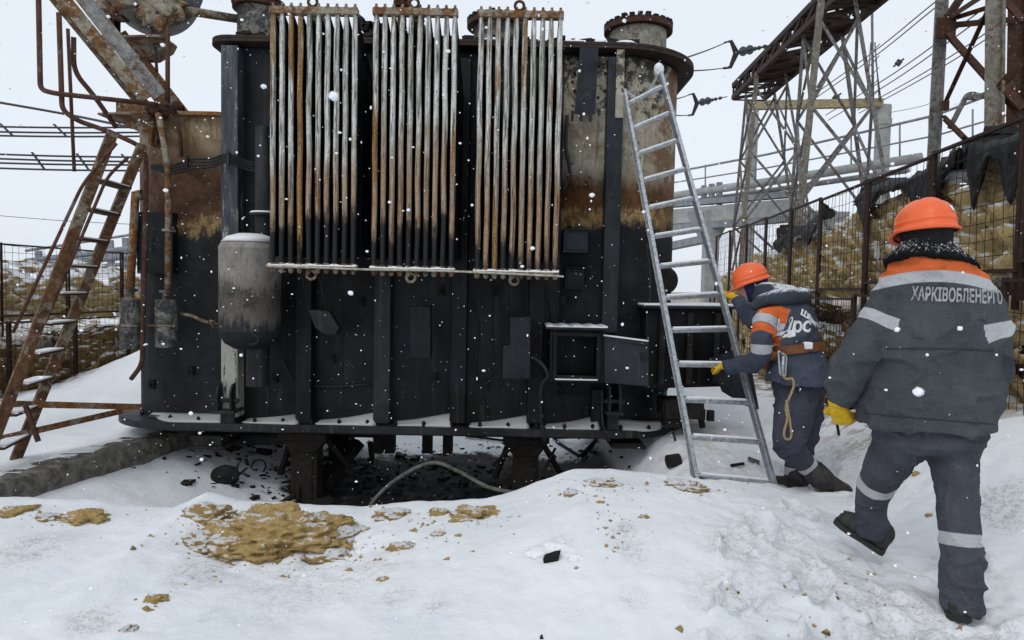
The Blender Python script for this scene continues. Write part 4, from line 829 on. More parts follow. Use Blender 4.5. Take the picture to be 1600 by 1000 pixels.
def rusty_ladder():
    a0, a1 = P(-30, 742, 5.25), P(178, 205, 5.75); b0, b1 = P(16, 742, 5.75), P(224, 226, 6.2)
    o = thing('steel_ladder', 'wide rusty steel ladder with flat treads standing on the left bank', 'ladder', (a0 + b0) / 2)
    for q0, q1 in ((a0, a1), (b0, b1)):
        m_ = MB(); m_.channel(q0, q1, .080, .045, .008, V(1, -.8, .3)); m_.build('rail', M['rail_rust'], o, 30)
    ys = [(148, 280), (126, 326), (112, 372), (98, 415), (84, 459), (70, 505), (54, 551), (36, 597), (18, 641), (2, 690)]
    for x, y in ys:
        t = (y - 742) / (205 - 742); t = max(0, min(1, t)); p = a0.lerp(a1, t); q = b0.lerp(b1, t - .01); p = p.copy(); q.z = p.z = (p.z + q.z) / 2
        m_ = MB(); m_.bar(p, q, .13, .016, V(0, 0, 1)); tr = m_.build('tread', M['rust_dark'], o, 30)
        s_ = MB(); s_.bar(p.lerp(q, .06) + V(0, 0, .014), p.lerp(q, .94) + V(0, 0, .014), .12, .013, V(0, 0, 1)); s_.build('snow_strip', M['snow'], tr, 30)
    for pts in ([(182, 224, 5.6), (150, 262, 5.5), (128, 290, 5.4), (20, 520, 5.2)], [(200, 246, 5.7), (168, 275, 5.7), (70, 505, 5.5)]):
        m_ = MB(); m_.tube(round_path([P(*q) for q in pts], .1), .013, 7); m_.build('handrail', M['pipe'], o, 180)
    m_ = MB(); m_.tube([P(40, 634, 5.4), P(60, 690, 5.4)], .02, 6); m_.build('brace', M['rust_dark'], o, 30)
rusty_ladder()
mb = MB(); mb.angle(P(18, 636, 5.6), P(218, 640, 6.5), .05, .006); mb.build('tie_bar', M['rust'], None, 30)
tag(bpy.data.objects['tie_bar'], 'level rusty angle bar running from the rusty ladder to the transformer flange', 'metal bar')
mb = MB(); mb.angle(P(0, 690, 5.6), P(190, 646, 6.6), .05, .006); tag(mb.build('tie_bar', M['rust'], None, 30), 'slanting rusty angle bar rising from the rusty ladder foot to the flange', 'metal bar')

# ------------------------------------------------------------------ wire gabion cages with fibrous fill
def gabion(p0, p1, z0, z1, face, fillm, seed, label, group, top, depth=.7, rich=1.0, meshd=(.105, .125), lean=0, post=True, arch=False):
    """p0, p1: plan ends of the front face (x, y); face: unit plan vector pointing out of the front; top: fill height above z0 as f(t)"""
    p0 = V(*p0, 0); p1 = V(*p1, 0); L = (p1 - p0).length; d = (p1 - p0) / L; fv = V(*face, 0)
    o = thing('gabion_cage', label, 'gabion', (p0 + p1) / 2 + V(0, 0, z0), group)
    w = MB(); nx = max(3, int(L / meshd[0])); nz = max(3, int((z1 - z0) / meshd[1])); rw = .0028
    rn = random.Random(seed)
    for i in range(nx + 1):
        j = rn.uniform(-.012, .012); a = p0 + d * (L * i / nx + j)
        w.tube([a + V(0, 0, z0), a + fv * rn.uniform(-.01, .03) + V(0, 0, (z0 + z1) / 2), a + d * rn.uniform(-.02, .02) + V(0, 0, z1)], rw, 4, False)
    for i in range(nz + 1):
        z = lerp(z0, z1, i / nz) + rn.uniform(-.008, .008); s_ = rn.uniform(-.03, .0)
        w.tube([p0 + fv * .006 + V(0, 0, z), p0 + d * L * .5 + fv * rn.uniform(0, .03) + V(0, 0, z + s_), p1 + fv * .006 + V(0, 0, z + rn.uniform(-.02, .02))], rw, 4, False)
    w.build('wire_mesh', M['mesh_wire'], o, 180)
    for k, a in enumerate((p0, p1)):
        b = MB(); b.angle(a + fv * .012 + d * (.025 if k == 0 else -.025) + V(0, 0, z0 - .25), a + fv * .012 + d * (.025 if k == 0 else -.025) + V(0, 0, z1 + .02), .029, .006); b.build('post', M['mesh_wire'], o, 30)
    b = MB(); b.bar(p0 + fv * .02 + V(0, 0, z1), p1 + fv * .02 + V(0, 0, z1), .03, .022); b.bar(p0 + fv * .02 + V(0, 0, z0 + .01), p1 + fv * .02 + V(0, 0, z0 + .01), .05, .025); each(b, 'rim_bar', M['mesh_wire'], o, 30)
    # fill: a lumpy block, front face plus sloping top
    nu = int(L / .028); nv = 30; nt = 14; V_ = []; F_ = []
    us = np.linspace(0, 1, nu + 1)
    for i, u in enumerate(us):
        h = max(.12, top(u) + .10 * float(fbm(np.array([[u * L * 3.0, seed, 0.]]), 3, seed)[0]))
        for k in range(nv + nt + 1):
            if k <= nv: q = p0 + d * (L * u) - fv * (.03 + .12 * (k / nv) ** 4) + V(0, 0, z0 - .05 + (h + .05) * k / nv)
            else: s_ = (k - nv) / nt; q = p0 + d * (L * u) - fv * (.15 + depth * s_) + V(0, 0, z0 + h + lean * s_ - .02 * s_)
            V_.append(q)
    A = np.array([x[:] for x in V_]); b_ = fbm(A * 3.2, 5, seed); c_ = np.abs(fbm(A * np.array([4, 4, 11.0]), 4, seed + 3)); e_ = fbm(A * 26, 2, seed + 8)
    w1, w2 = worley(A * np.array([4.2, 4.2, 6.5]) + .35 * fbm(A * 3, 2, seed)[:, None], seed); w3, w4 = worley(A * np.array([11, 11, 15.]), seed + 4)
    disp = (.16 * b_ - .08 * c_ + .05 * e_ + .20 * np.minimum(w2 - w1, .45) + .08 * np.minimum(w4 - w3, .4) - .085) * rich
    nn = np.array([fv.x, fv.y, .35]); A = A + nn * np.minimum(disp, .05)[:, None]
    K = nv + nt + 1
    for i in range(nu):
        for k in range(K - 1): F_.append((i * K + k, i * K + k + 1, (i + 1) * K + k + 1, (i + 1) * K + k))
    recalc(mesh_obj('fill', A, F_, M[fillm], o, 180))
    return o
ordw = ['first', 'second', 'third', 'fourth', 'fifth', 'sixth', 'seventh', 'eighth', 'ninth', 'tenth', 'eleventh']
fd = Vector((FK, 1)).normalized(); fn = (-fd.y, fd.x)
ys = [3.25, 4.46, 5.68, 7.0, 8.45, 9.7, 11.1, 12.5, 14.0, 15.6]
zmid = [1.78, 1.72, 1.66, 1.60, 1.56, 1.54, 1.52, 1.50, 1.50, 1.50]
ztop = [2.80, 2.72, 2.70, 2.70, 2.72, 2.74, 2.76, 2.78, 2.80, 2.80]
tops = [lambda u: .66 + .1 * u, lambda u: .80 + .06 * u, lambda u: .88 + .06 * math.sin(u * 3), lambda u: .90 - .12 * u, lambda u: .74 + .12 * math.sin(u * 3.1), lambda u: .80 - .15 * u, lambda u: .68, lambda u: .55, lambda u: .45]
for i in range(9):
    y0, y1 = ys[i], ys[i + 1]; a = (fence_x(y0), y0); b = (fence_x(y1), y1)
    gabion(a, b, zmid[i], ztop[i], fn, 'straw', 200 + i, '%s cage of the upper gabion row from the right edge, snow on its straw fill' % ordw[i], 'upper row of wire gabions on the right', tops[i], .8, 1.0, (.105, .125), .25)
for i in range(9):
    y0, y1 = ys[i], ys[i + 1]; a = (fence_x(y0) - .10, y0); b = (fence_x(y1) - .10, y1); zb = max(gh(a[0] - .1, y0), gh(b[0] - .1, y1)) - .18
    zt = min(zmid[i], zmid[i + 1]) - .06
    tp = (lambda u, zz=zt - zb: zz - .04) if i in (0, 1, 5, 6, 7, 8) else (lambda u, zz=zt - zb: zz * (.50 + .3 * math.sin(u * 4.0)))
    gabion(a, b, zb, zt, fn, 'straw_shaded' if i in (2, 3, 4) else 'straw', 230 + i, '%s cage of the lower gabion row from the right edge, on the snowy slope' % ordw[i], 'lower row of wire gabions on the right', tp, .55, 1.2, (.085, .10), 0)
lp = [(LX(y), y) for y in (6.6, 7.6, 8.6, 9.7, 10.8, 12.0)]; lf = Vector((.125, 1)).normalized(); lfn = (lf.y, -lf.x)
for i in range(5):
    gabion(lp[i], lp[i + 1], 1.06, 1.98, lfn, 'straw', 260 + i, '%s cage of the upper gabion row from the left edge, behind the ladder' % ordw[i], 'upper row of wire gabions on the left', lambda u: .50 + .06 * math.sin(u * 5), .9, 1.0, (.10, .10), .25)
    gabion((lp[i][0] + .1, lp[i][1]), (lp[i + 1][0] + .1, lp[i + 1][1]), gh(lp[i][0] + .4, lp[i][1]) - .12, .99, lfn, 'straw_shaded', 270 + i, '%s cage of the lower gabion row from the left edge, dark sunken fill' % ordw[i], 'lower row of wire gabions on the left', lambda u: .62, .5, 1.2, (.10, .11), 0)
# a cage across the back on the left
gabion((-6.2, 12.0), (-4.9, 12.0), .9, 1.95, (0, -1), 'straw', 281, 'gabion cage standing crosswise behind the pipes left of the transformer', None, lambda u: .55, .8, 1.0, (.11, .11), .2)
def sheet(y0, y1, zt, hang, back, seed, lab):            # black sheeting lying over the top of the fill, its ragged edge hanging down behind the wires
    nu, nb = int((y1 - y0) * 34), 16; rows = []
    for i in range(nu + 1):
        u = i / nu; y = lerp(y0, y1, u); r_ = []; e = max(.15, min(1, 6 * min(u, 1 - u) + .1)) ; n1 = float(fbm(np.array([[y * 2.2, seed, 0.]]), 4, seed)[0]); L_ = hang * (.55 + 1.1 * n1 + .3 * math.sin(u * 9)) * e; L_ = max(.04, L_); Bk = back * e * (.8 + .5 * float(fbm(np.array([[y * 1.7, seed, 4.]]), 3, seed)[0]))
        z_ = zt(u)
        for k in range(-8, nb + 1):
            q = np.array([[y * 4.0, k * .22, seed * 1.]]); f1 = float(fbm(q, 3, seed + 2)[0]); f2 = abs(float(fbm(q * 2.6, 3, seed + 5)[0]))
            if k <= 0: r_.append(V(fence_x(y) + .035 + .05 * f1 - .03 * f2, y + .05 * f1, z_ + L_ * k / 8 + .02 * f1))
            else: s_ = k / nb; r_.append(V(fence_x(y) + .05 + Bk * s_, y + .06 * f1, z_ + .05 + .10 * f1 + .10 * f2 * s_ + .18 * s_))
        rows.append(r_)
    K = len(rows[0]); vv = [p for r_ in rows for p in r_]; ff = [(i * K + k, i * K + k + 1, (i + 1) * K + k + 1, (i + 1) * K + k) for i in range(nu) for k in range(K - 1)]
    o = recalc(mesh_obj('plastic_sheet', np.array([p[:] for p in vv]), ff, M['plastic'], None, 180)); q = o.modifiers.new('thick', 'SOLIDIFY'); q.thickness = .008; tag(o, lab, 'plastic sheet')
sheet(5.45, 7.5, lambda u: lerp(2.60, 2.56, u), .26, .75, 301, 'torn black sheet spread over the upper gabions left of the nearer helmet')
sheet(4.55, 5.25, lambda u: 2.60, .42, .5, 305, 'torn black sheet hanging over the upper gabion above the nearer helmet')
sheet(8.7, 10.8, lambda u: lerp(2.42, 2.34, u), .16, .5, 309, 'strip of black sheet lying along the far upper gabions')

# ------------------------------------------------------------------ lattice portal, gantries, pipe rack, wires
M['yellow_rust'] = m_rust('ochre_rust_steel', (.10, .060, .035), (.18, .115, .055), (.25, .235, .20), .9, (.05, .04, .033))
def lattice_portal():
    o = thing('lattice_portal', 'rusty lattice portal with four splayed legs per tower and a heavy boxed beam', 'pylon', (8.2, 19, 0))
    def leg(pa, pb, w, parent, mat='lattice'):
        a = Vector(pa); b = Vector(pb); d = (b - a) / (b.z - a.z); b2 = b + d * (0 - b.z)
        m_ = MB(); m_.angle(a, b2, w, w * .14, V(0, 1, 0)); m_.build('leg', M['yellow_rust' if w > .12 else mat], parent, 30); return a, b2
    for nm, L, ws in (('far tower', [(1168, 128, 24, 1148, 340, 24.6), (1183, 112, 21.6, 1163, 345, 21.0), (1207, 126, 24, 1238, 330, 24.6), (1226, 108, 21.6, 1264, 330, 21.0)], (.09, .13, .10, .08)),
                      ('near tower', [(1258, 26, 18.2, 1238, 300, 18.7), (1284, -4, 15.6, 1254, 296, 15.2), (1314, 36, 18.2, 1348, 290, 18.7), (1336, -4, 15.6, 1380, 260, 15.2)], (.09, .155, .11, .09))):
        t = bpy.data.objects.new('tower', None); COL.objects.link(t); t.parent = o; t['label'] = nm
        g = [leg(P(a, b, c), P(d, e, f), w, t) for (a, b, c, d, e, f), w in zip(L, ws)]
        def at(i, s_): return g[i][0].lerp(g[i][1], s_)
        br = MB(); lv = [.06, .30, .56, .82]
        for i, j in ((0, 2), (1, 3), (0, 1), (2, 3)):
            for s0, s1 in zip(lv[:-1], lv[1:]):
                br.angle(at(i, s0), at(j, s1), .075, .010, V(0, 1, 0)); br.angle(at(j, s0) + V(0, .03, 0), at(i, s1) + V(0, .03, 0), .075, .010, V(0, 1, 0))
        br.build('bracing', M['lattice'], t, 30)
    # beam: four chords + lacing, running towards the viewer
    e0 = P(1142, 156, 24.4); zb = e0.z; y0, y1 = 24.4, 10.0; xa = P(1136, 150, 24.4).x - .0; w = 1.1; h = .42
    def ch(k, y): return V(lerp(7.64, 7.14, (24.4 - y) / 14.4) + (w if k % 2 else 0), y, zb + (h if k > 1 else 0))
    b = MB()
    for k in range(4): b.angle(ch(k, y0), ch(k, y1), .13, .02)
    n = 16
    for i in range(n):
        ya, yb = lerp(y0, y1, i / n), lerp(y0, y1, (i + 1) / n)
        for p, q in ((0, 1), (0, 2), (1, 3), (2, 3)):
            b.angle(ch(p, ya), ch(q, yb), .08, .012); b.bar(ch(p, ya), ch(q, ya), .06, .04)
    b.build('beam', M['flange_burnt'], o, 30)
    g = MB()                                                    # catwalk plates and burnt clutter inside the beam
    for ya, yb in ((22.6, 20.3), (18.9, 17.6), (16.8, 11.2)):
        g.prism([ch(0, ya) + V(.1, 0, .10), ch(1, ya) + V(-.1, 0, .10), ch(1, yb) + V(-.1, 0, .10), ch(0, yb) + V(.1, 0, .10)], V(0, 0, .05))
        for s_ in (.12, w - .12): g.bar(ch(0, ya) + V(s_, 0, .3), ch(0, yb) + V(s_, 0, .3), .04, .34)
    for y in np.linspace(17, 12, 9): g.torus(ch(0, y) + V(.6, 0, .35), (0, 1, .2), .26, .05, 14, 6)
    each(g, 'catwalk_plate', M['flange_burnt'], o, 30)
    return ch
CH = lattice_portal()
def insulator_string(pa, pb, pw0, pw1, Ya, Yb, label):
    o = thing('insulator_string', label, 'insulator string', P(*pa, Ya))
    a = P(*pa, Ya); b = P(*pb, Yb); d = (b - a).normalized(); L = (b - a).length
    m_ = MB(); m_.tube([a, b], .018, 6); m_.build('rod', M['wire'], o, 180)
    for i, t in enumerate((.24, .40, .52, .66, .84)):
        big = .125 if i in (3, 4) else .06; m_ = MB(); m_.lathe([(.03, -.10), (big * .7, -.07), (big, .02), (big * .92, .05), (.05, .07), (.03, .12)], a.lerp(b, t), d, 14); m_.build('disc', M['ins'], o, 35)
    yk = MB(); u = V(0, 0, 1); yk.prism([b - d * .05, b + d * .35 + u * .36, b + d * .75 + u * .34, b + d * .42 + u * .30, b + d * .22, b + d * .42 - u * .30, b + d * .75 - u * .34, b + d * .35 - u * .36], V(.05, .03, 0)); recalc(yk.build('yoke_plate', M['wire'], o, 30))
    for (q, s_) in ((pw0, 1), (pw1, -1)):
        m_ = MB(); st = b + d * .5 + u * .33 * s_; e = P(*q, 8.4); mid = (st + e) / 2 - V(0, 0, .02); m_.tube([st, st.lerp(e, .12)], .022, 6); m_.tube(curve_pts([st, mid, e], 6), .013, 6); m_.build('conductor', M['wire'], o, 180)
insulator_string((1208, 70), (1152, 82), (1040, 101), (1040, 112), 19.5, 18.2, 'upper insulator string between the lattice beam and the transformer top')
insulator_string((1136, 151), (1090, 161), (1030, 160), (1030, 178), 24.3, 22.6, 'lower insulator string hanging off the end of the lattice beam')
def near_pylon():
    o = thing('lattice_tower', 'thick rusty lattice tower rising behind the gabions at the right edge', 'pylon', (6.5, 10.5, 0))
    L = [((1476, -60), (1460, 240), 11.0, .20, 'lattice'), ((1557, -60), (1554, 260), 9.6, .26, 'yellow_rust'), ((1593, -60), (1588, 240), 10.8, .30, 'rust_dark'), ((1700, -60), (1715, 240), 9.4, .26, 'lattice')]
    g = []
    for (a, b, Y, w, mt) in L:
        p = P(*a, Y); q = P(*b, Y); d = (q - p) / (q.z - p.z); q = q + d * (.5 - q.z); m_ = MB(); m_.angle(p, q, w, .03, V(0, 1, 0)); m_.bar(p + V(w * .3, .05, 0), q + V(w * .3, .05, 0), .04, w * .8, V(0, 1, 0)); m_.build('leg', M[mt], o, 30); g.append((p, q))
    b = MB()
    for (x0, y0, Y0, x1, y1, Y1, w) in [(1478, 46, 10.9, 1552, 128, 9.8, .11), (1552, 128, 9.8, 1600, 186, 9.5, .11), (1544, 16, 9.7, 1474, 168, 10.9, .07), (1478, 40, 10.9, 1592, 30, 10.7, .09), (1482, 28, 10.9, 1546, -14, 9.7, .08), (1484, 26, 10.9, 1508, -10, 10.8, .09), (1486, 30, 10.9, 1556, 8, 10.2, .07), (1600, 92, 9.4, 1562, 138, 9.6, .12), (1562, 128, 9.6, 1600, 168, 9.4, .12), (1474, 180, 10.9, 1556, 262, 9.7, .08), (1560, 236, 9.7, 1470, 250, 10.9, .08), (1566, -6, 9.7, 1600, 32, 9.4, .10)]:
        b.angle(P(x0, y0, Y0), P(x1, y1, Y1), w, .014, V(0, 1, .2))
    b.build('bracing', M['rust_dark'], o, 30)
    m_ = MB(); m_.box(P(1476, 165, 10.8), (.10, .08, .14)); m_.box(P(1478, 44, 10.85), (.3, .03, .32)); each(m_, 'gusset_plate', M['rust_dark'], o, 30)
near_pylon()
def gantry():
    o = thing('concrete_gantry', 'pale concrete columns joined by a yellowed beam behind the lattice portal, with a thin mast', 'gantry', (13, 31, 0))
    for x, yt, w in ((1381, 165, 22), (1176, 172, 18)):
        p = P(x, yt, 31); r = w / FPX * 31 / 2; m_ = MB(); m_.lathe([(r * 1.05, 0), (r, p.z - .9), (r * 1.12, p.z - .88), (r * 1.12, p.z - .6), (r, p.z - .58), (r, p.z)], (p.x, 31, 0), (0, 0, 1), 16); m_.build('column', M['pale_concrete'], o, 35)
    m_ = MB(); m_.bar(P(1168, 165, 30.9), P(1378, 161, 30.9), .3, .36); m_.build('beam', M['yellow_steel'], o, 30)
    m_ = MB(); a = P(1364, 158, 30.5); t = P(1362, -40, 30.5); m_.tube([a, t], .06, 6)
    for s_ in (-.22, .22): m_.tube([P(1364, 66, 30.5) + V(s_ * .4, 0, 0), a + V(s_ * 1.3, 0, 0)], .03, 5)
    for i in range(5): z = lerp(a.z, P(1364, 66, 30.5).z, i / 5); m_.tube([V(a.x - .2, 30.5, z), V(a.x + .2, 30.5, z + .45)], .02, 4)
    m_.build('mast', M['lattice'], o, 180)
    m_ = MB(); m_.tube([P(1368, 92, 30.5), P(1377, 160, 30.5)], .025, 4); m_.build('stay', M['wire'], o, 180)
gantry()
def pipe_rack():
    o = thing('pipe_rack', 'long grey elevated pipe rack with railing crossing behind the lattice portal', 'pipe rack', (9, 27, 0))
    def at(px, y, off=0):                                        # plan line from far left to near right
        x0, y0, dx, dy = 6.75, 30, 5.45, -6.3; k = (px - 800) / FPX; t = (k * y0 - x0) / (dx - k * dy); return P(px, y, y0 + dy * t + off)
    m_ = MB(); m_.tube([at(985, 316), at(1200, 284), at(1440, 246)], .16, 12); m_.build('pipe', M['pale_concrete'], o, 180)
    m_ = MB(); m_.tube([at(985, 328, .6), at(1200, 298, .6), at(1420, 266, .6)], .10, 10); m_.build('pipe', M['grey_steel'], o, 180)
    m_ = MB(); m_.tube([at(985, 282), at(1200, 241), at(1462, 180), at(1600, 128)], .045, 8); m_.tube([at(985, 296), at(1200, 262), at(1462, 212), at(1600, 172)], .03, 6)
    for px in (1040, 1102, 1180, 1250, 1330, 1406, 1452, 1520): m_.tube([at(px, 270 - (px - 1040) * .207), at(px, 306 - (px - 1040) * .165)], .03, 5)
    m_.build('railing', M['grey_steel'], o, 180)
    for a, b, w, hh, mt in ((340, 324, .5, .62, 'pale_concrete'), (358, 340, .5, .28, 'grey_steel'), (321, 303, .4, .22, 'grey_steel')):
        m_ = MB(); m_.bar(at(985, a + 5), at(1245, b), w, hh); m_.build('beam', M[mt], o, 30)
    m_ = MB(); m_.bar(at(985, 398), at(1110, 372), .5, .3); m_.build('beam', M['grey_steel'], o, 30)
    for px in (1100, 1112, 1124): m_ = MB(); m_.bar(at(px, 285 + (1124 - px) * .2), at(px, 320), .2, .2); m_.build('strut', M['grey_steel'], o, 30)
    for px in (1112, 1290): p = at(px, 330); m_ = MB(); m_.bar(V(p.x, p.y, 0), p, .55, .55); m_.prism([p + V(-.9, 0, 0), p + V(.9, 0, 0), p + V(.35, 0, -1.2), p + V(-.35, 0, -1.2)], V(0, .4, 0)); recalc(m_.build('column', M['pale_concrete'], o, 30))
pipe_rack()
def far_rack():
    o = thing('pipe_rack', 'pale low pipe rack seen far behind the left gabions', 'pipe rack', (-24, 36, 0))
    for y0, y1, r in ((392, 362, .07), (408, 384, .14), (416, 396, .2), (424, 410, .10)): m_ = MB(); m_.tube([P(40, y0, 36), P(236, y1, 36)], r, 8); m_.build('pipe', M['grey_steel'], o, 180)
    for px in (60, 120, 172, 196, 222): m_ = MB(); a = P(px, 395 - (px - 40) * .15, 36); m_.bar(V(a.x, 36.3, 0), a, .25, .25); m_.build('column', M['grey_steel'], o, 30)
far_rack()
def wire(name, ctrl, r, label, group, cat='wire'):
    m_ = MB(); m_.tube(curve_pts([P(*c) for c in ctrl], 8), r, 5); return tag(m_.build(name, M['wire'], None, 180), label, cat, group)
LW = 'thin overhead wire of the pairs slanting across the sky right of the lattice portal'
for (x0, y0, x1, y1, ln) in [(1260, 156, 1470, -4, ''), (1262, 162, 1474, 2, ''), (1290, 180, 1490, 48, ''), (1294, 188, 1498, 54, ''), (1340, 172, 1560, 38, ''), (1342, 177, 1566, 44, '')]:
    wire('overhead_wire', [(x0, y0, 40), ((x0 + x1) / 2, (y0 + y1) / 2 + 5, 32), (x1, y1, 26), (x1 + 160, y1 - 120, 20)], .026, LW, 'wires behind the lattice portal')
for px, py, l in ((1404, 98, 'dark spacer clamp on the middle wire pair right of the mast'), (1306, 152, 'dark spacer clamp on the lowest wire pair inside the lattice portal')):
    m_ = MB(); m_.box(P(px, py, 34), (.26, .1, .26), Matrix.Rotation(.6, 3, 'Y')); m_.tube([P(px - 8, py + 6, 34), P(px + 8, py - 6, 34)], .05, 6); tag(m_.build('wire_spacer', M['wire'], None, 30), l, 'spacer')
wire('overhead_wire', [(1390, 176, 30), (1440, 166, 26), (1475, 152, 22)], .012, 'hair thin wire running right from the pale concrete column', None)
def bus(y0s, sp, Y, lab, glab):
    for i, (ya, yb) in enumerate(y0s): wire('busbar_wire', [(-60, ya, Y), (90, (ya + yb) / 2 + 1.5, Y), (236, yb, Y)], .022, lab, glab)
    for k, (px, a, b) in enumerate(sp):
        m_ = MB(); m_.bar(P(px, a, Y - .04), P(px + 20, b, Y - .04), .05, .03); tag(m_.build('wire_spacer', M['wire'], None, 30), '%s slanted spacer bar counted from the left on the %s' % (ordw[k], glab), 'spacer')
bus([(197, 199), (205, 207), (211, 213)], [(0, 193, 212), (84, 194, 213)], 15, 'black wire of the upper triple conductor left of the transformer', 'upper triple conductor')
bus([(239, 246), (246, 253), (253, 258), (261, 267)], [(50, 238, 265), (120, 240, 267), (190, 241, 264)], 15, 'black wire of the lower fourfold conductor left of the transformer', 'lower fourfold conductor')
wire('busbar_wire', [(-60, 150, 13), (100, 178, 13), (208, 200, 12)], .024, 'single black cable sagging down to the bracket above the left ladder', None)
wire('busbar_wire', [(-60, 332, 45), (100, 345, 45), (240, 352, 45)], .02, 'faint thin wire far off above the left gabions', None)
def davit():
    m_ = MB(); m_.tube(round_path([P(1484, 200, 12), P(1512, 146, 12), P(1545, 152, 12), P(1560, 140, 12)], .1), .045, 7); m_.box(P(1517, 150, 11.95), (.10, .1, .12)); m_.bar(P(1520, 155, 12), P(1560, 138, 12), .06, .08)
    tag(m_.build('bent_arm', M['lattice'], None, 40), 'bent grey pipe arm between the two thick tower legs', 'pipe arm')
davit()

# ------------------------------------------------------------------ the pit: hose, debris
m_ = MB(); m_.tube(curve_pts([P(560, 818, 5.7), P(590, 775, 5.75), P(630, 742, 5.8), P(676, 723, 5.85), P(715, 736, 5.8), P(760, 760, 5.7), P(800, 769, 5.6), P(836, 771, 5.55)], 10), .017, 9)
tag(m_.build('hose', M['hose'], None, 180), 'dirty grey hose arching over the black pit', 'hose')
def onground(px, py): return G(px, py, 4.9)
def scrap(fn, name, label, cat, mat='char'):
    m_ = MB(); fn(m_); return tag(recalc(m_.build(name, M[mat], None, 40)), label, cat)
def _drum(m_):
    p = onground(352, 752); v, f = lump(p + V(0, 0, .06), (.14, .11, .10), 62, 4, .2); m_.add(v, f); m_.bar(p + V(-.14, -.05, 0), p + V(-.04, -.02, .09), .05, .02)
    for a in ((.13, 0, .18), (.2, .02, .13)): m_.tube([p + V(.08, 0, .02), p + V(*a)], .012, 5)
scrap(_drum, 'burnt_drum', 'round burnt black lump lying on the snow left of the left bogie', 'debris')
def _puck(m_): p = onground(292, 757); m_.lathe([(.05, 0), (.055, .02), (.04, .035), (.001, .036)], p, (0, 0, 1), 14)
scrap(_puck, 'burnt_disc', 'small dark disc lying alone on the snow near the kerb', 'debris')
def _shell(m_): p = onground(404, 735); m_.torus(p + V(0, 0, .04), (.4, -1, .3), .07, .010, 16, 5); m_.bar(p + V(-.1, 0, .0), p + V(-.13, 0, .12), .02, .03)
scrap(_shell, 'burnt_ring', 'thin burnt ring standing in the snow right of the round black lump', 'debris', 'soot_grey')
def _tin(m_): p = onground(1051, 729); m_.lathe([(.05, -.05), (.055, -.05), (.055, .06), (.045, .06)], p + V(0, 0, .05), (1, .2, .1), 14)
scrap(_tin, 'black_can', 'small black can half sunk in the snow left of the aluminium ladder foot', 'can')
for i, (a, b, w, l) in enumerate([((905, 720), (935, 688), .04, 'black bar leaning in the snow right of the right bogie'), ((870, 694), (905, 716), .03, 'thin black bar lying crosswise under the right end of the flange'), ((866, 686), (945, 684), .06, 'long black beam lying in snow under the transformer right of the bogie'), ((728, 684), (790, 692), .03, 'thin black bar on the snow under the middle of the transformer'), ((905, 708), (930, 710), .03, 'short black stick on the snow below the leaning bar'), ((1142, 733), (1162, 730), .02, 'short dark stick in the snow behind the lowest ladder rungs')]):
    p = onground(*a); q = onground(*b) if i not in (0,) else P(*b, p.y + .2); m_ = MB(); m_.bar(p + V(0, 0, .03), q + V(0, 0, .03), w, w); tag(m_.build('burnt_bar', M['char'], None, 30), l, 'debris')
def _plank(px0, py0, px1, py1, w, mt, l):
    p = onground(px0, py0); q = onground(px1, py1); m_ = MB(); m_.bar(p + V(0, 0, .02), q + V(0, 0, .03), w, .03); tag(m_.build('plank', M[mt], None, 30), l, 'plank')
_plank(437, 792, 468, 772, .05, 'soot_grey', 'pale grey batten leaning at the edge of the black pit by the left bogie')
_plank(1170, 690 + 30, 1185, 728, .02, 'hose', 'short bent twig in the snow between the lowest ladder rungs')
m_ = MB()
for i in range(1100):
    a = RNG.normal(0, 1, 2); x = -1.9 + a[0] * 1.0; y = 7.6 + a[1] * .85
    if RNG.random() < .35: x = RNG.uniform(-3.1, 1.2); y = RNG.uniform(6.2, 9.5)
    if y < 6.2 or x < -3.5 + 0 * y: continue
    z = gh(x, y); s_ = RNG.lognormal(-4.1, .55); rot = Matrix.Rotation(RNG.uniform(0, 6.28), 3, 'Z') @ Matrix.Rotation(RNG.uniform(-.5, .5), 3, 'X')
    m_.box((x, y, z + s_ * .2), (s_ * RNG.uniform(.8, 3.0), s_ * RNG.uniform(.5, 1.2), s_ * RNG.uniform(.3, .8)), rot)
struct(m_.build('debris', M['char'], None, 30), 'stuff')
# trodden twigs and clods on the right slope
m_ = MB(); p = P(1298, 640, 5.0); m_.tube(curve_pts([P(1296, 630, 5.2), P(1306, 655, 5.1), P(1311, 680, 5.1)], 6), [.012] * 13, 6); tag(m_.build('twig', M['rust_dark'], None, 180), 'dark bent twig in the slope between the two workers', 'twig')
# ------------------------------------------------------------------ people
def fuse(mb, vox, smooth=6):
    me = bpy.data.meshes.new('tmp'); me.from_pydata([tuple(x) for x in mb.v], [], mb.f); bm = bmesh.new(); bm.from_mesh(me)
    bmesh.ops.recalc_face_normals(bm, faces=bm.faces); bm.to_mesh(me); bm.free()
    o = bpy.data.objects.new('tmp', me); COL.objects.link(o); r = o.modifiers.new('r', 'REMESH'); r.mode = 'VOXEL'; r.voxel_size = vox
    s = o.modifiers.new('s', 'SMOOTH'); s.iterations = smooth; s.factor = .5
    dg = bpy.context.evaluated_depsgraph_get(); e = o.evaluated_get(dg); m2 = bpy.data.meshes.new_from_object(e)
    v = np.zeros(len(m2.vertices) * 3); m2.vertices.foreach_get('co', v); v = v.reshape(-1, 3)
    n = np.array([x.normal[:] for x in m2.vertices]); f = [tuple(p.vertices) for p in m2.polygons]
    bpy.data.objects.remove(o); bpy.data.meshes.remove(me); bpy.data.meshes.remove(m2); return v, n, f
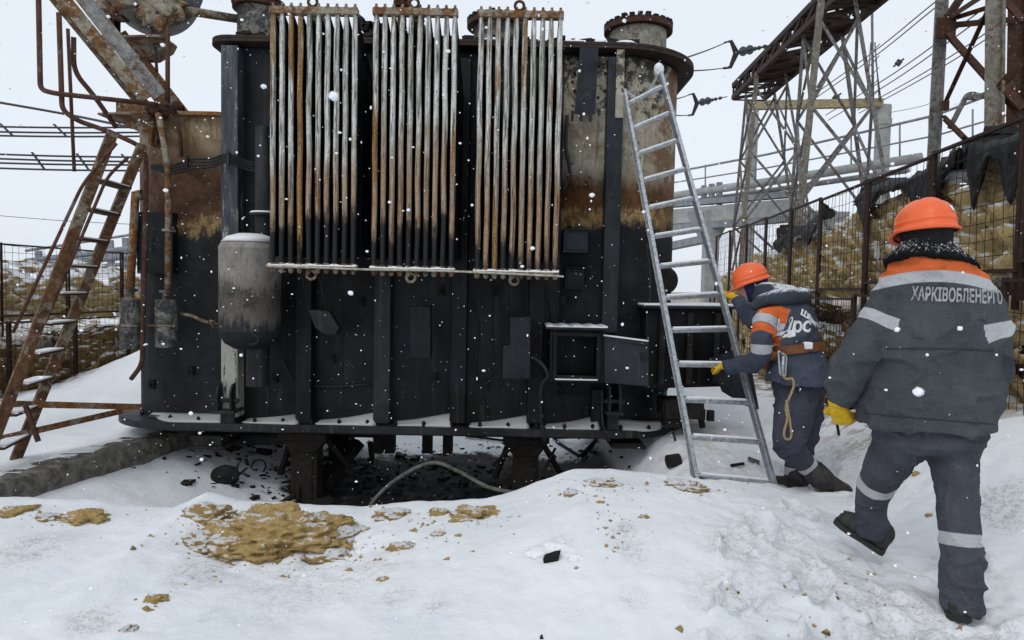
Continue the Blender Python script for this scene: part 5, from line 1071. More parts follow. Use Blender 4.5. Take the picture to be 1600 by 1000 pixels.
def chain(pts, n=8):                                   # [(point, radius)] -> smooth points and radii
    c = curve_pts([p for p, r in pts], n); rs = [r for p, r in pts]; out = []
    for i in range(len(c)):
        t = i / n; k = min(int(t), len(rs) - 2); u = t - k; u = u * u * (3 - 2 * u) if u <= 1 else 1; out.append(lerp(rs[k], rs[k + 1], u))
    return c, out
def limb(mb, pts, n=18, ends=True, sq=1.0):
    c, r = chain(pts)
    if ends:                                           # rounded ends
        d0 = (c[0] - c[1]).normalized(); d1 = (c[-1] - c[-2]).normalized()
        c = [c[0] + d0 * r[0] * .6] + c + [c[-1] + d1 * r[-1] * .25]; r = [r[0] * .6] + r + [r[-1] * .8]
    mb.tube(c, r, n, True, sq); return c, r
def ringloft(mb, specs, n=36):                         # (centre, side, front, a, b, squareness)
    rings = []
    for c, s, f, a, b, e in specs:
        q = []
        for j in range(n):
            t = 2 * math.pi * j / n; x, y = math.cos(t), math.sin(t)
            x = math.copysign(abs(x) ** e, x); y = math.copysign(abs(y) ** e, y); q.append(c + s * (a * x) + f * (b * y))
        rings.append(q)
    mb.loft(rings)
def along(v, c):                                       # arc length and distance of each vertex on polyline c
    C = np.array([x[:] for x in c]); L = np.concatenate([[0], np.cumsum(np.linalg.norm(np.diff(C, axis=0), axis=1))])
    best = np.full(len(v), 1e9); s = np.zeros(len(v))
    for i in range(len(C) - 1):
        d = C[i + 1] - C[i]; l2 = d @ d; t = np.clip(((v - C[i]) @ d) / l2, 0, 1); q = C[i] + t[:, None] * d; k = np.linalg.norm(v - q, axis=1)
        m = k < best; best[m] = k[m]; s[m] = (L[i] + t * math.sqrt(l2))[m]
    return s, best, L[-1]
def m_cloth(name, c, c2, orange=False, ymax=.20):
    s = S(name, .85, .2); p = s.obj(); n = s.noise(p, 5, 5, .65); f = s.noise(p, 130, 3, .6)
    k = s.mix(s.ss(n, .3, .72), c, c2); k = s.mix(s.ma('MULTIPLY', s.ss(s.noise(p, 17, 7, .75, .4), .54, .68), .5), k, tuple(x * .40 for x in c)); k = s.mix(s.ma('MULTIPLY', s.ss(s.noise(p, 7, 7, .78, .5), .56, .70), .38), k, tuple(x * 1.75 for x in c2)); k = s.mix(s.ma('MULTIPLY', s.ss(f, .56, .66), .35), k, tuple(x * 1.6 for x in c2))
    refl = s.mix(s.ss(s.noise(p, 30, 5, .7), .55, .75), (.46, .47, .49), (.25, .25, .25)); org = s.mix(s.ss(s.noise(p, 14, 5, .7), .5, .75), (.68, .145, .04), (.36, .08, .03))
    if orange:
        y = s.at('yoke'); seam = s.ss(s.at('seam'), .003, -.003)
        o = s.ma('MULTIPLY', s.ma('MULTIPLY', s.ss(y, .0, .004), s.ss(y, ymax, ymax - .004)), seam); k = s.mix(o, k, refl); k = s.mix(s.ma('MULTIPLY', s.ma('MULTIPLY', s.ss(y, .049, .053), s.ss(y, ymax + .004, ymax)), seam), k, org); k = s.mix(s.ma('MULTIPLY', s.ma('MULTIPLY', s.ss(y, -.045, -.041), s.ss(y, .0, -.004)), s.ma('MULTIPLY', seam, s.at('lower'))), k, org)
    k = s.mix(s.ss(s.at('band'), .028, .024), k, refl); s.col(k)
    s.bump(s.ma('ADD', f, s.ma('MULTIPLY', s.noise(s.map(p, (1, 1, 2.2)), 8, 6, .7), 2.6)), .65, .013); return s.m
M['cloth1'] = m_cloth('grey_work_cloth', (.050, .057, .064), (.076, .085, .094), True)
M['cloth1t'] = m_cloth('blue_grey_work_cloth', (.050, .054, .068), (.075, .080, .098))
M['cloth2'] = m_cloth('navy_work_cloth', (.046, .056, .080), (.072, .086, .118), True, .125)
M['cloth2t'] = m_cloth('dark_navy_work_cloth', (.040, .042, .060), (.062, .066, .090))
def m_fleece():
    s = S('snowy_black_fleece', .95, .1); p = s.pos(); v = s.noise(p, 120, 4, .8); w = s.noise(p, 18, 3, .6); nz = s.nz()
    k = s.ma('MULTIPLY', s.ss(s.ma('ADD', v, s.ma('MULTIPLY', nz, .10)), .60, .66), s.ss(s.ma('ADD', w, s.ma('MULTIPLY', nz, .25)), .42, .56)); s.col(s.mix(k, (.012, .012, .013), (.72, .74, .77))); s.bump(v, .8, .01); return s.m
M['fleece'] = m_fleece()
def m_hood():
    s = S('snowy_hood_cloth', .9, .15); p = s.pos(); v = s.noise(p, 70, 5, .8); nz = s.nz()
    k = s.ss(s.ma('ADD', s.ma('MULTIPLY', v, .7), s.ma('MULTIPLY', nz, .42)), .62, .74); s.col(s.mix(k, (.045, .055, .070), (.62, .65, .69))); s.bump(v, .6, .01); return s.m
M['hood'] = m_hood()
M['black_knit'] = simple('black_knit', (.010, .010, .011), (.022, .022, .024), 90, .9, .15, 0, .5, .004)
M['navy_knit'] = simple('navy_knit', (.012, .016, .045), (.022, .028, .07), 60, .9, .15, 0, .5, .004)
M['skin'] = simple('skin', (.52, .27, .19), (.46, .22, .15), 12, .55, .35, 0, .1, .002)
M['boot'] = simple('scuffed_black_boot', (.013, .013, .014), (.04, .038, .036), 22, .6, .3, 0, .4, .004)
M['glove'] = simple('yellow_knit_glove', (.72, .45, .02), (.50, .30, .02), 40, .85, .2, 0, .5, .004)
M['leather'] = simple('brown_leather', (.20, .075, .028), (.11, .04, .018), 14, .6, .3, 0, .2, .003)
M['rope'] = simple('beige_rope', (.42, .32, .18), (.24, .18, .10), 80, .9, .15, 0, .6, .004)
def m_helmet(c, c2):
    s = S('orange_helmet_shell', .38, .45); p = s.obj(); s.col(s.mix(s.ss(s.noise(p, 9, 5, .7), .5, .78), c, c2)); s.rough(s.ma('MULTIPLY_ADD', s.noise(p, 20, 4), .35, .22)); return s.m
M['helmet'] = m_helmet((.80, .125, .030), (.62, .085, .028))
M['white'] = S('white_print', .7, .3).col((.72, .73, .75)).m
def m_print():
    s = S('worn_grey_print', .85, .2); p = s.obj(); n = s.noise(p, 45, 5, .75); s.col(s.mix(s.ss(n, .50, .66), (.34, .345, .36), (.09, .095, .10))); return s.m
M['print'] = m_print()

def head_mesh(c, fwd, up):
    bm = bmesh.new(); bmesh.ops.create_icosphere(bm, subdivisions=5, radius=1); v = np.array([x.co[:] for x in bm.verts]); f = [[x.index for x in q.verts] for q in bm.faces]; bm.free()
    x, y, z = v[:, 0], v[:, 1], v[:, 2]                # y = front
    def g(cx, cz, sx, sz): return np.exp(-((x - cx) / sx) ** 2 - ((z - cz) / sz) ** 2) * (y > 0)
    w = 1 - .22 * sst(-.1, -1, z); X = x * .075 * w; Yv = y * .096 * np.where(y > 0, 1 - .10 * sst(-.2, -1, z), 1); Z = z * .118
    Yv = Yv + .024 * g(0, -.16, .13, .22) + .006 * g(0, -.52, .28, .06) - .004 * g(0, -.58, .3, .03) + .006 * g(0, -.64, .25, .06) + .012 * g(0, -.88, .25, .15)
    Yv = Yv - .012 * (g(-.38, .04, .16, .10) + g(.38, .04, .16, .10)) + .006 * g(0, .2, .6, .08)
    ear = np.exp(-((np.abs(x) - .97) / .12) ** 2 - ((y + .10) / .16) ** 2 - ((z + .08) / .24) ** 2); X = X + np.sign(x) * ear * .022; Yv = Yv - ear * .012
    fw = Vector(fwd).normalized(); u = Vector(up); u = (u - fw * u.dot(fw)).normalized(); s = fw.cross(u)
    A = np.array([s[:], fw[:], u[:]]); return np.stack([X, Yv, Z], 1) @ A + np.array(c), f
def helmet(parent, c, fwd, up, sc=1.0, sticker=None):
    """c: centre of the brim plane"""
    fw = Vector(fwd).normalized(); u = Vector(up); u = (u - fw * u.dot(fw)).normalized(); s = fw.cross(u); mb = MB(); rings = []; n = 56
    lev = [(1.02, -.004), (1.10, -.002), (1.12, .006), (1.02, .014), (1.0, .022), (.995, .034), (1.012, .036), (1.012, .043), (.985, .046)] + [(math.cos(t) * .985, .046 + math.sin(t) * .104) for t in np.linspace(.10, 1.5, 14)]
    for k, (rr, h) in enumerate(lev):
        q = []
        for j in range(n):
            t = 2 * math.pi * j / n; x = math.cos(t); y = math.sin(t); ex = 0
            if k < 4: ex = .048 * max(0, y) ** 3 * (1 if k in (1, 2) else .25)
            rad = rr; hh = h
            if k > 8: hh = h + .007 * math.exp(-((x * rr) / .14) ** 2) * min(1, (k - 8) / 4) + .004 * math.exp(-((abs(x * rr) - .42) / .10) ** 2) * min(1, (k - 8) / 4)
            if k < 4: hh = h - .022 * max(0, y) ** 2 - .006 * max(0, -y)
            q.append(Vector(c) + (s * (.116 * rad * x) + fw * (.138 * rad * y + ex) + u * hh) * sc)
        rings.append(q)
    mb.loft(rings, False); top = Vector(c) + u * (.046 + .104 + .009) * sc; b = (len(rings) - 1) * n; mb.v.append(tuple(top)); ti = len(mb.v) - 1
    for j in range(n): mb.f.append((b + j, b + (j + 1) % n, ti)); mb.m.append(0)
    o = recalc(mb.build('helmet', M['helmet'], parent, 50)); m = o.modifiers.new('t', 'SOLIDIFY'); m.thickness = .004; m.offset = -1
    if sticker is not None:
        a, h = sticker; g = MB(); vv = []
        for k in range(2):
            for j in range(5):
                t = a + (j - 2) * .045; hh = .070 + k * .026; rr = math.cos(math.asin(min(1, (hh - .046) / .104))) * .985; vv.append(Vector(c) + (s * ((.116 * rr + .004) * math.cos(t)) + fw * ((.138 * rr + .004) * math.sin(t)) + u * (hh + .001)) * sc)
        g.add(vv, [(j, j + 1, 6 + j, 5 + j) for j in range(4)]); q = recalc(g.build('sticker', M['white'], o, 180)); md = q.modifiers.new('t', 'SOLIDIFY'); md.thickness = .002; md.offset = 0
    return o
def hand(wrist, d, n, side, curl, parent, mat='glove', name='glove', sc=1.0, spread=.10, thumb=.5):
    """d: wrist to knuckles, n: back-of-hand normal, side: +1 / -1 thumb side along d x n"""
    w = Vector(wrist); d = Vector(d).normalized(); n = Vector(n); n = (n - d * n.dot(d)).normalized(); t = d.cross(n) * side; mb = MB()
    sp = []
    for k, (a, b) in enumerate(((.030, .024), (.036, .022), (.043, .020), (.043, .016))): sp.append((w + d * (-.03 + .045 * k) * sc, t, n, a * sc, b * sc, .8))
    sp.append((w + d * .120 * sc, t, n, .036 * sc, .010 * sc, .8)); ringloft(mb, sp, 20)
    for i, (off, L) in enumerate(((.031, .074), (.010, .083), (-.011, .078), (-.031, .060))):
        p = w + d * .098 * sc + t * off * sc; dd = (d + t * spread * off * 20 * .3).normalized(); pts = [(p - d * .02 * sc, .0125 * sc)]; ang = 0
        for k, fr in enumerate((.45, .32, .23)):
            ang += curl * (1.0, 1.15, .8)[k] * (1 + .06 * (i - 1.5)); q = dd * math.cos(ang) - n * math.sin(ang); p = p + q * L * fr * sc; pts.append((p, (.0125, .0118, .0100)[k] * sc))
        limb(mb, pts, 10)
    p = w + d * .030 * sc + t * .034 * sc; q = (d * .75 + t * .75 - n * .35).normalized(); pts = [(p - q * .02, .014 * sc), (p + q * .035 * sc, .0145 * sc)]; q2 = (d * .9 + t * (.55 - thumb) - n * (.35 + .5 * thumb)).normalized(); pts += [(p + q * .035 * sc + q2 * .028 * sc, .0125 * sc), (p + q * .035 * sc + q2 * .052 * sc, .0105 * sc)]; limb(mb, pts, 10)
    v, nn, f = fuse(mb, .0042 * sc, 3); v = v + nn * (fbm(v * 60, 2, 3) * .0012)[:, None]
    return mesh_obj(name, v, f, M[mat], parent, 180)
def boot(parent, ankle, heel, toe, up, shaft=None, r=.055, h=.10, name='boot', w=1.0):
    a = Vector(ankle); hl = Vector(heel); to = Vector(toe); d = (to - hl).normalized(); u = Vector(up); u = (u - d * u.dot(d)).normalized(); s = d.cross(u); L = (to - hl).length; mb = MB(); sp = []
    for t, hw, hh in ((0, .026, .04), (.06, .035, .062), (.25, .039, .088), (.45, .042, .088), (.65, .050, .076), (.85, .047, .066), (.96, .034, .056), (1.0, .016, .040)):
        sp.append((hl + d * (L * t) + u * (hh * w / 2), s, u, hw * w, hh * w / 2, .75))
    ringloft(mb, sp, 24); limb(mb, [(hl + d * (L * .20) + u * .04, .044), (hl + d * (L * .18) + u * h, r), ((a if shaft is None else Vector(shaft)), r)], 20)
    v, nn, f = fuse(mb, .0065, 4); v = v + nn * (.004 * (1 - np.abs(fbm(v * 14, 3, 7)) * 2))[:, None]
    o = mesh_obj(name, v, f, M['boot'], parent, 180)
    so = MB(); sp = []
    for t, hw in ((-.02, .028), (.05, .040), (.25, .043), (.45, .041), (.65, .052), (.85, .049), (.98, .032), (1.02, .015)): sp.append(hl + d * (L * t) + s * 0); 
    ringv = []
    for t, hw in ((-.02, .028), (.05, .040), (.25, .043), (.45, .041), (.65, .052), (.85, .049), (.98, .032), (1.02, .015)): c_ = hl + d * (L * t); hw *= w; ringv.append([c_ - s * hw - u * .016, c_ + s * hw - u * .016, c_ + s * hw + u * .012, c_ - s * hw + u * .012])
    so.loft(ringv); recalc(so.build('sole', M['rubber'], o, 30, .003)); return o
def text_on(target, body, size, origin, right, up, mat, parent, name, label, off=.0035, shear=0, space=1.0, bold=.0, xs=1.0):
    cu = bpy.data.curves.new('t', 'FONT'); cu.body = body; cu.size = size; cu.align_x = 'CENTER'; cu.align_y = 'CENTER'; cu.shear = shear; cu.space_character = space; cu.offset = bold; cu.resolution_u = 3
    o = bpy.data.objects.new('t', cu); COL.objects.link(o); me = bpy.data.meshes.new_from_object(o.evaluated_get(bpy.context.evaluated_depsgraph_get())); bpy.data.objects.remove(o)
    bm = bmesh.new(); bm.from_mesh(me); bmesh.ops.triangulate(bm, faces=bm.faces)
    for _ in range(2): bmesh.ops.subdivide_edges(bm, edges=[e for e in bm.edges if e.calc_length() > size * .15], cuts=1)
    bmesh.ops.triangulate(bm, faces=bm.faces)
    co = [V(x.co.x * xs, x.co.y, 0) for x in bm.verts]; fs = [tuple(x.index for x in q.verts) for q in bm.faces]; bm.free()
    r = Vector(right).normalized(); u = Vector(up); u = (u - r * u.dot(r)).normalized(); n = r.cross(u)
    bv = BVHTree.FromPolygons([tuple(x) for x in target[0]], target[1]); out = []
    for q in co:
        p = Vector(origin) + r * q.x + u * q.y; h = bv.ray_cast(p + n * .5, -n)
        out.append((h[0] + n * off) if h[0] is not None else p)
    t = mesh_obj(name, np.array([x[:] for x in out]), fs, mat, parent, None)
    if label: t['label'] = label
    return t
def garment(mb, vox, wr, seed, mat, name, parent, bands=(), yoke=None, arms=None, fold=None):
    v, n, f = fuse(mb, vox, 5)
    k_ = np.array(fold or (5, 5, 8)); wp = v + .07 * np.stack([fbm(v * 3, 2, seed + 21), fbm(v * 3, 2, seed + 22), fbm(v * 3, 2, seed + 23)], 1)
    r1 = np.clip(1 - np.abs(fbm(wp * k_, 2, seed)) * 3.4, 0, 1) ** 1.6; r2 = np.clip(1 - np.abs(fbm(wp * k_[[2, 0, 1]] * 1.5 + 9, 2, seed + 3)) * 3.4, 0, 1) ** 1.8; amp = sst(-.25, .25, fbm(v * 2.2, 2, seed + 31)); w2 = fbm(v * 3.0, 3, seed + 9)
    v = v + n * (wr * (r1 * (.35 + .75 * amp) + .45 * r2 * (1 - .6 * amp) - .45) * .9 + wr * .7 * w2)[:, None]
    A = {}; b = np.full(len(v), 9.0); armm = np.zeros(len(v), bool)
    for c, s0, R_ in bands: s, d, L = along(v, c); b = np.minimum(b, np.where(d < R_, np.abs(s - s0), 9))
    A['band'] = b; A['yoke'] = np.full(len(v), -9.0); A['seam'] = np.full(len(v), 9.0); A['lower'] = np.zeros(len(v))
    if yoke:
        c, up, side, k, hw, low = yoke; q = v - np.array(c); lat = q @ np.array(side); A['yoke'] = q @ np.array(up) + k * lat ** 2; A['seam'] = np.abs(lat) - hw; A['lower'] = np.full(len(v), float(low))
    o = mesh_obj(name, v, f, M[mat], parent, 180, None, A); return o, (v, f)

# ---- the nearer worker, seen from behind
def worker_near():
    fr = V(.36, .93, 0).normalized(); sd = V(.93, -.36, 0).normalized(); up = V(0, 0, 1)
    Q = lambda x, y, Y=3.0: P(x, y, Y)
    lsh, rsh = Q(1402, 446, 2.98), Q(1538, 456, 3.02)
    LA = [(Q(1420, 442, 3.05), .082), (Q(1397, 464, 3.06), .086), (Q(1369, 508, 3.06), .088), (Q(1334, 566, 3.06), .088), (Q(1317, 600, 3.12), .074), (Q(1308, 624, 3.15), .062)]
    RA = [(Q(1520, 452, 2.94), .078), (Q(1538, 472, 2.92), .082), (Q(1547, 520, 2.91), .082), (Q(1553, 570, 2.95), .080), (Q(1540, 606, 3.06), .066), (Q(1528, 630, 3.18), .056)]
    LL = [(Q(1412, 682, 3.05), .122), (Q(1394, 716, 3.12), .102), (Q(1370, 758, 3.22), .077), (Q(1363, 796, 3.28), .070), (Q(1364, 830, 3.32), .074)]
    RL = [(Q(1490, 684, 3.0), .130), (Q(1491, 730, 2.98), .108), (Q(1497, 778, 2.95), .090), (Q(1500, 840, 2.91), .083), (Q(1503, 895, 2.88), .083), (Q(1501, 950, 2.86), .084)]
    hc = Q(1447, 358, 2.97); hf = V(-.05, .98, -.02); foot = V(Q(1497, 960, 2.84).x, 2.9, gh(1.85, 2.9))
    mb = MB()
    ringloft(mb, [(Q(1452, 690, 3.03), sd, fr, .20, .13, .9), (Q(1455, 610, 3.02), sd, fr, .18, .12, .9), (Q(1460, 520, 3.0), sd, fr, .19, .13, .9), (Q(1463, 450, 3.0), sd, fr, .19, .11, .9), (Q(1456, 420, 2.99), sd, fr, .11, .08, 1), (Q(1452, 400, 2.98), sd, fr, .06, .06, 1), (Q(1448, 375, 2.97), sd, fr, .055, .06, 1)])
    for ch, k in ((LA, .55), (RA, .55), (LL, .62), (RL, .62)): limb(mb, [(p, r * k) for p, r in ch])
    hv, hfc = head_mesh(hc, hf, up); mb.add(hv, hfc)
    for q, d in ((LA[-1][0], V(.03, .03, -.06)), (RA[-1][0], V(-.03, .04, -.06))): limb(mb, [(q, .024), (q + d * .6, .022)])
    
    v, n, f = fuse(mb, .008, 2); per = mesh_obj('person', v, f, M['skin'], None, 180)
    tag(per, 'nearer worker in grey padded jacket and orange helmet, walking away back turned', 'person')
    # jacket
    mb = MB()
    ringloft(mb, [(Q(1449, 642, 3.03), sd, fr, .17, .11, .85), (Q(1449, 657, 3.03), sd, fr, .215, .15, .85), (Q(1446, 666, 3.03), sd, fr, .262, .196, .85), (Q(1446, 662, 3.03), sd, fr, .268, .200, .85), (Q(1447, 648, 3.03), sd, fr, .262, .197, .85), (Q(1451, 618, 3.02), sd, fr, .264, .195, .85), (Q(1458, 562, 3.01), sd, fr, .255, .18, .85), (Q(1462, 505, 3.0), sd, fr, .248, .175, .85), (Q(1465, 462, 3.0), sd, fr, .238, .165, .85), (Q(1463, 436, 3.0), sd, fr, .208, .145, .9), (Q(1459, 415, 2.99), sd, fr, .165, .125, .95), (Q(1455, 398, 2.98), sd, fr, .105, .10, 1)])
    ca, _ = limb(mb, LA); cb, _ = limb(mb, RA)
    jk, jm = garment(mb, .0068, .024, 3, 'cloth1', 'jacket', per, [(ca, .265, .13), (cb, .23, .13)], (Q(1467, 441, 2.84), (0, 0, 1), sd[:], .80, .240, 0))
    # waist seam
    text_on(jm, 'ХАРКІВОБЛЕНЕРГО', .076, Q(1499, 463, 2.84), sd + V(0, 0, -.03), up, M['print'], jk, 'lettering', 'worn grey company lettering across the back', .004, 0, 1.02, .0022, .46)
    bv = BVHTree.FromPolygons([tuple(x) for x in jm[0]], jm[1])
    def seam(pts, nm, r=.0035, mt='seam'):
        out = []
        for a, b in pts:
            o_ = EYE; d = ray(a, b).normalized(); h = bv.ray_cast(o_, d)
            if h[0] is not None and h[0].y < 3.3: out.append(h[0] - d * .001)
        if len(out) > 2: g = MB(); g.tube(out, r, 6); g.build(nm, M[mt], jk, 180)
    seam([(1385 + i * 4, 545 + .02 * (i * 4) - 2 * math.sin(i / 42 * 3.1)) for i in range(43)], 'waist_seam')
    seam([(1352 + i * 4, 646 + i * .34) for i in range(51)], 'hem_seam', .003)
    # trousers
    mb = MB(); ringloft(mb, [(Q(1452, 655, 3.03), sd, fr, .22, .16, .9), (Q(1451, 690, 3.03), sd, fr, .23, .17, .9), (Q(1449, 706, 3.03), sd, fr, .17, .13, .9)])
    c1, _ = limb(mb, LL); c2, _ = limb(mb, RL)
    s1 = along(np.array([Q(1365, 764, 3.2)[:]]), c1)[0][0]; s2 = along(np.array([Q(1500, 842, 2.9)[:]]), c2)[0][0]
    garment(mb, .0068, .020, 14, 'cloth1t', 'trousers', per, [(c1, s1, .14), (c2, s2, .14)], None, None, (5, 5, 10))
    # collar, hat, helmet
    mb = MB(); R2 = []
    cl = [(Q(1453, 417, 2.985), .190, .150), (Q(1452, 407, 2.98), .172, .142), (Q(1450, 396, 2.975), .132, .122), (Q(1449, 387, 2.97), .108, .112), (Q(1449, 385, 2.97), .09, .095), (Q(1452, 404, 2.98), .085, .09)]
    tl = (fr * -.0 + up).normalized()
    ringloft(mb, [(c, (sd + up * -.10).normalized(), (fr - up * .30).normalized(), a, b, .95) for c, a, b in cl], 44); v, n, f = fuse(mb, .008, 3); v = v + n * (.010 * fbm(v * 30, 3, 5) + .006 * fbm(v * 80, 2, 6))[:, None]; mesh_obj('collar', v, f, M['fleece'], per, 180)
    mb = MB(); hs_ = hf.cross(up).normalized(); hff = (hf - up * hf.dot(up)).normalized()
    b0 = Q(1447, 374, 2.97); ringloft(mb, [(b0 + up * h_, hs_, hff, a, b, 1) for h_, a, b in ((-.022, .080, .096), (-.026, .088, .106), (-.01, .093, .111), (.03, .096, .114), (.08, .092, .11), (.12, .06, .08))], 40); v, n, f = fuse(mb, .006, 2); v = v + n * (.0025 * fbm(v * np.array([6, 6, 50]), 3, 5))[:, None]; mesh_obj('knit_cap', v, f, M['black_knit'], per, 180)
    helmet(per, Q(1446, 363, 2.965), V(-.10, .98, -.13), V(-.02, .12, 1), .955, (-math.pi / 2 + .36, 0))
    # gloves and boots
    hand(LA[-1][0] + V(.0, .0, -.022), V(.38, .30, -.62), V(-.62, -.75, -.2), 1, .85, per, sc=1.08)
    hand(RA[-1][0] + V(0, .01, -.02), V(-.1, .35, -.9), V(.9, -.2, 0), -1, .6, per, sc=.95)
    h0 = Q(1381, 862, 3.30); t0 = Q(1306, 812, 3.42); boot(per, Q(1364, 828, 3.32), h0, t0, V(.45, -.25, 1), Q(1364, 818, 3.32), .048, .08, w=1.15)
    h1 = Q(1499, 966, 2.80); h1.z = max(h1.z, gh(h1.x, h1.y) + .004); t1 = h1 + V(.14, .26, .0); t1.z = max(gh(t1.x, t1.y) + .010, h1.z); boot(per, Q(1500, 930, 2.86), h1, t1, up, Q(1502, 928, 2.90), .040, .07, w=1.15)
worker_near()

# ---- the worker at the ladder
def worker_far():
    fr = V(-.66, .75, 0).normalized(); sd = V(-.75, -.66, 0).normalized(); up = V(0, 0, 1)      # sd: his left
    Q = lambda x, y, Y=4.9: P(x, y, Y)
    def rg(x, y, Y, a, b, lean, e=.88):
        ax = (up + fr * lean).normalized(); f_ = (fr - ax * fr.dot(ax)).normalized(); return (Q(x, y, Y), sd, f_, a, b, e)
    NA = [(Q(1208, 490, 4.82), .075), (Q(1196, 506, 4.76), .084), (Q(1190, 532, 4.73), .082), (Q(1187, 558, 4.76), .078), (Q(1166, 568, 4.93), .066), (Q(1138, 572, 5.10), .052)]
    FA = [(Q(1212, 482, 5.08), .075), (Q(1196, 494, 5.16), .080), (Q(1180, 502, 5.24), .075), (Q(1166, 488, 5.33), .066), (Q(1152, 466, 5.41), .052)]
    A_ = [(Q(1262, 600, 4.98), .125), (Q(1261, 650, 4.97), .112), (Q(1254, 695, 4.95), .092), (Q(1244, 722, 4.94), .082), (Q(1243, 746, 4.93), .085)]
    B_ = [(Q(1248, 600, 4.82), .150), (Q(1241, 645, 4.76), .140), (Q(1235, 686, 4.70), .120), (Q(1241, 706, 4.69), .098), (Q(1256, 722, 4.71), .084), (Q(1268, 734, 4.73), .080)]
    hc = Q(1176, 446, 5.06); hf = V(-.93, .30, -.35)
    mb = MB(); ringloft(mb, [rg(1249, 598, 4.88, .18, .13, .1), rg(1242, 560, 4.9, .16, .12, .3), rg(1232, 515, 4.93, .18, .13, .5), rg(1216, 478, 4.97, .17, .11, .6), rg(1202, 468, 5.0, .08, .07, .8), rg(1190, 460, 5.03, .055, .06, .8)])
    for ch in (NA, FA): limb(mb, [(p, r * .55) for p, r in ch])
    for ch in (A_, B_): limb(mb, [(p, r * .6) for p, r in ch])
    
    hv, hfc = head_mesh(hc, hf, V(-.2, .1, 1)); mb.add(hv, hfc); v, n, f = fuse(mb, .008, 2); per = mesh_obj('person', v, f, M['skin'], None, 180)
    tag(per, 'worker in navy jacket and tool belt gripping the aluminium ladder', 'person')
    mb = MB(); ringloft(mb, [rg(1249, 578, 4.87, .20, .15, .0), rg(1250, 588, 4.87, .24, .185, -.05), rg(1250, 598, 4.87, .266, .208, -.05), rg(1250, 594, 4.87, .270, .212, -.05), rg(1249, 584, 4.875, .262, .205, .0), rg(1244, 560, 4.89, .236, .18, .15), rg(1240, 546, 4.90, .222, .168, .25), rg(1234, 522, 4.92, .240, .18, .4), rg(1227, 497, 4.94, .240, .172, .5), rg(1217, 478, 4.97, .195, .145, .6), rg(1207, 466, 5.0, .12, .105, .7)])
    ca, _ = limb(mb, NA); cb, _ = limb(mb, FA)
    sA = along(np.array([Q(1188, 543, 4.74)[:]]), ca)[0][0]; axn = (up + fr * .55).normalized()
    yc = Q(1196, 506, 4.70)
    jk, jm = garment(mb, .0078, .020, 23, 'cloth2', 'jacket', per, [(ca, sA, .12)], (yc[:], (axn * .62 + sd * -.45 + fr * -.2)[:], (axn * .25 + sd * .3 + fr * .85)[:], 0.0, .115, 1))
    text_on(jm, 'Црс', .135, Q(1235, 512, 4.75), V(.80, .55, -.12), V(-.25, .3, 1), M['white'], jk, 'lettering', 'white stylised lettering on the lower back', .005, .2, .95, .004)
    text_on(jm, 'ШЕМ', .062, Q(1259, 497, 4.80), V(.62, .60, -.70), V(.30, .45, .8), M['white'], jk, 'lettering', 'small white lettering running up the back', .005, 0, .9, .003)
    text_on(jm, 'ШЕЕ', .050, Q(1268, 503, 4.82), V(.62, .60, -.70), V(.30, .45, .8), M['white'], jk, 'lettering', None, .005, 0, .9, .002)
    mb = MB(); ringloft(mb, [rg(1250, 580, 4.88, .20, .16, .1), rg(1249, 606, 4.88, .215, .17, 0), rg(1247, 622, 4.88, .17, .14, 0)]); c1, _ = limb(mb, A_); c2, _ = limb(mb, B_)
    s1 = along(np.array([Q(1244, 736, 4.93)[:]]), c1)[0][0]; s2 = along(np.array([Q(1261, 726, 4.72)[:]]), c2)[0][0]
    garment(mb, .0078, .019, 31, 'cloth2t', 'trousers', per, [(c1, s1, .13), (c2, s2, .13)], None, None, (5, 5, 9))
    # hood rolled on the back with snow, collar
    mb = MB(); h = [(Q(1178, 478, 4.86), .035), (Q(1196, 468, 4.82), .05), (Q(1222, 464, 4.80), .066), (Q(1246, 464, 4.86), .066), (Q(1256, 462, 4.98), .055), (Q(1248, 456, 5.1), .04)]; limb(mb, h, 16, True, .9)
    v, f = lump(Q(1228, 462, 4.92), (.15, .13, .075), 5, 4, .2); mb.add(v, f); v, f = lump(Q(1200, 458, 4.98), (.12, .12, .09), 6, 4, .2); mb.add(v, f)
    v, n, f = fuse(mb, .008, 4); v = v + n * (.012 * fbm(v * 12, 3, 5))[:, None]; mesh_obj('hood', v, f, M['hood'], per, 180)
    fw = hf.normalized(); u2 = V(-.25, .1, 1); u2 = (u2 - fw * u2.dot(fw)).normalized(); s2_ = fw.cross(u2)
    mb = MB(); sp = []
    for t, a, b in ((-.11, .03, .04), (-.095, .075, .085), (-.05, .088, .108), (0, .09, .112), (.035, .088, .118), (.06, .08, .11), (.065, .07, .1)): sp.append((hc + fw * (t + .0) - u2 * .01, s2_, u2, a, b, 1))
    ringloft(mb, sp, 36); limb(mb, [(hc - fw * .03 - u2 * .06, .085), (Q(1196, 466, 5.0), .09)]); v, n, f = fuse(mb, .007, 3); v = v + n * (.006 * fbm(v * 14, 3, 5))[:, None]; mesh_obj('balaclava', v, f, M['navy_knit'], per, 180)
    helmet(per, hc + u2 * .026 - fw * .0, hf, V(-.42, .1, 1), .93)
    # the belt, snap hooks and looped lanyard
    mb = MB(); n_ = 40
    ce = rg(1240, 547, 4.90, .234, .182, .22); ringsb = []
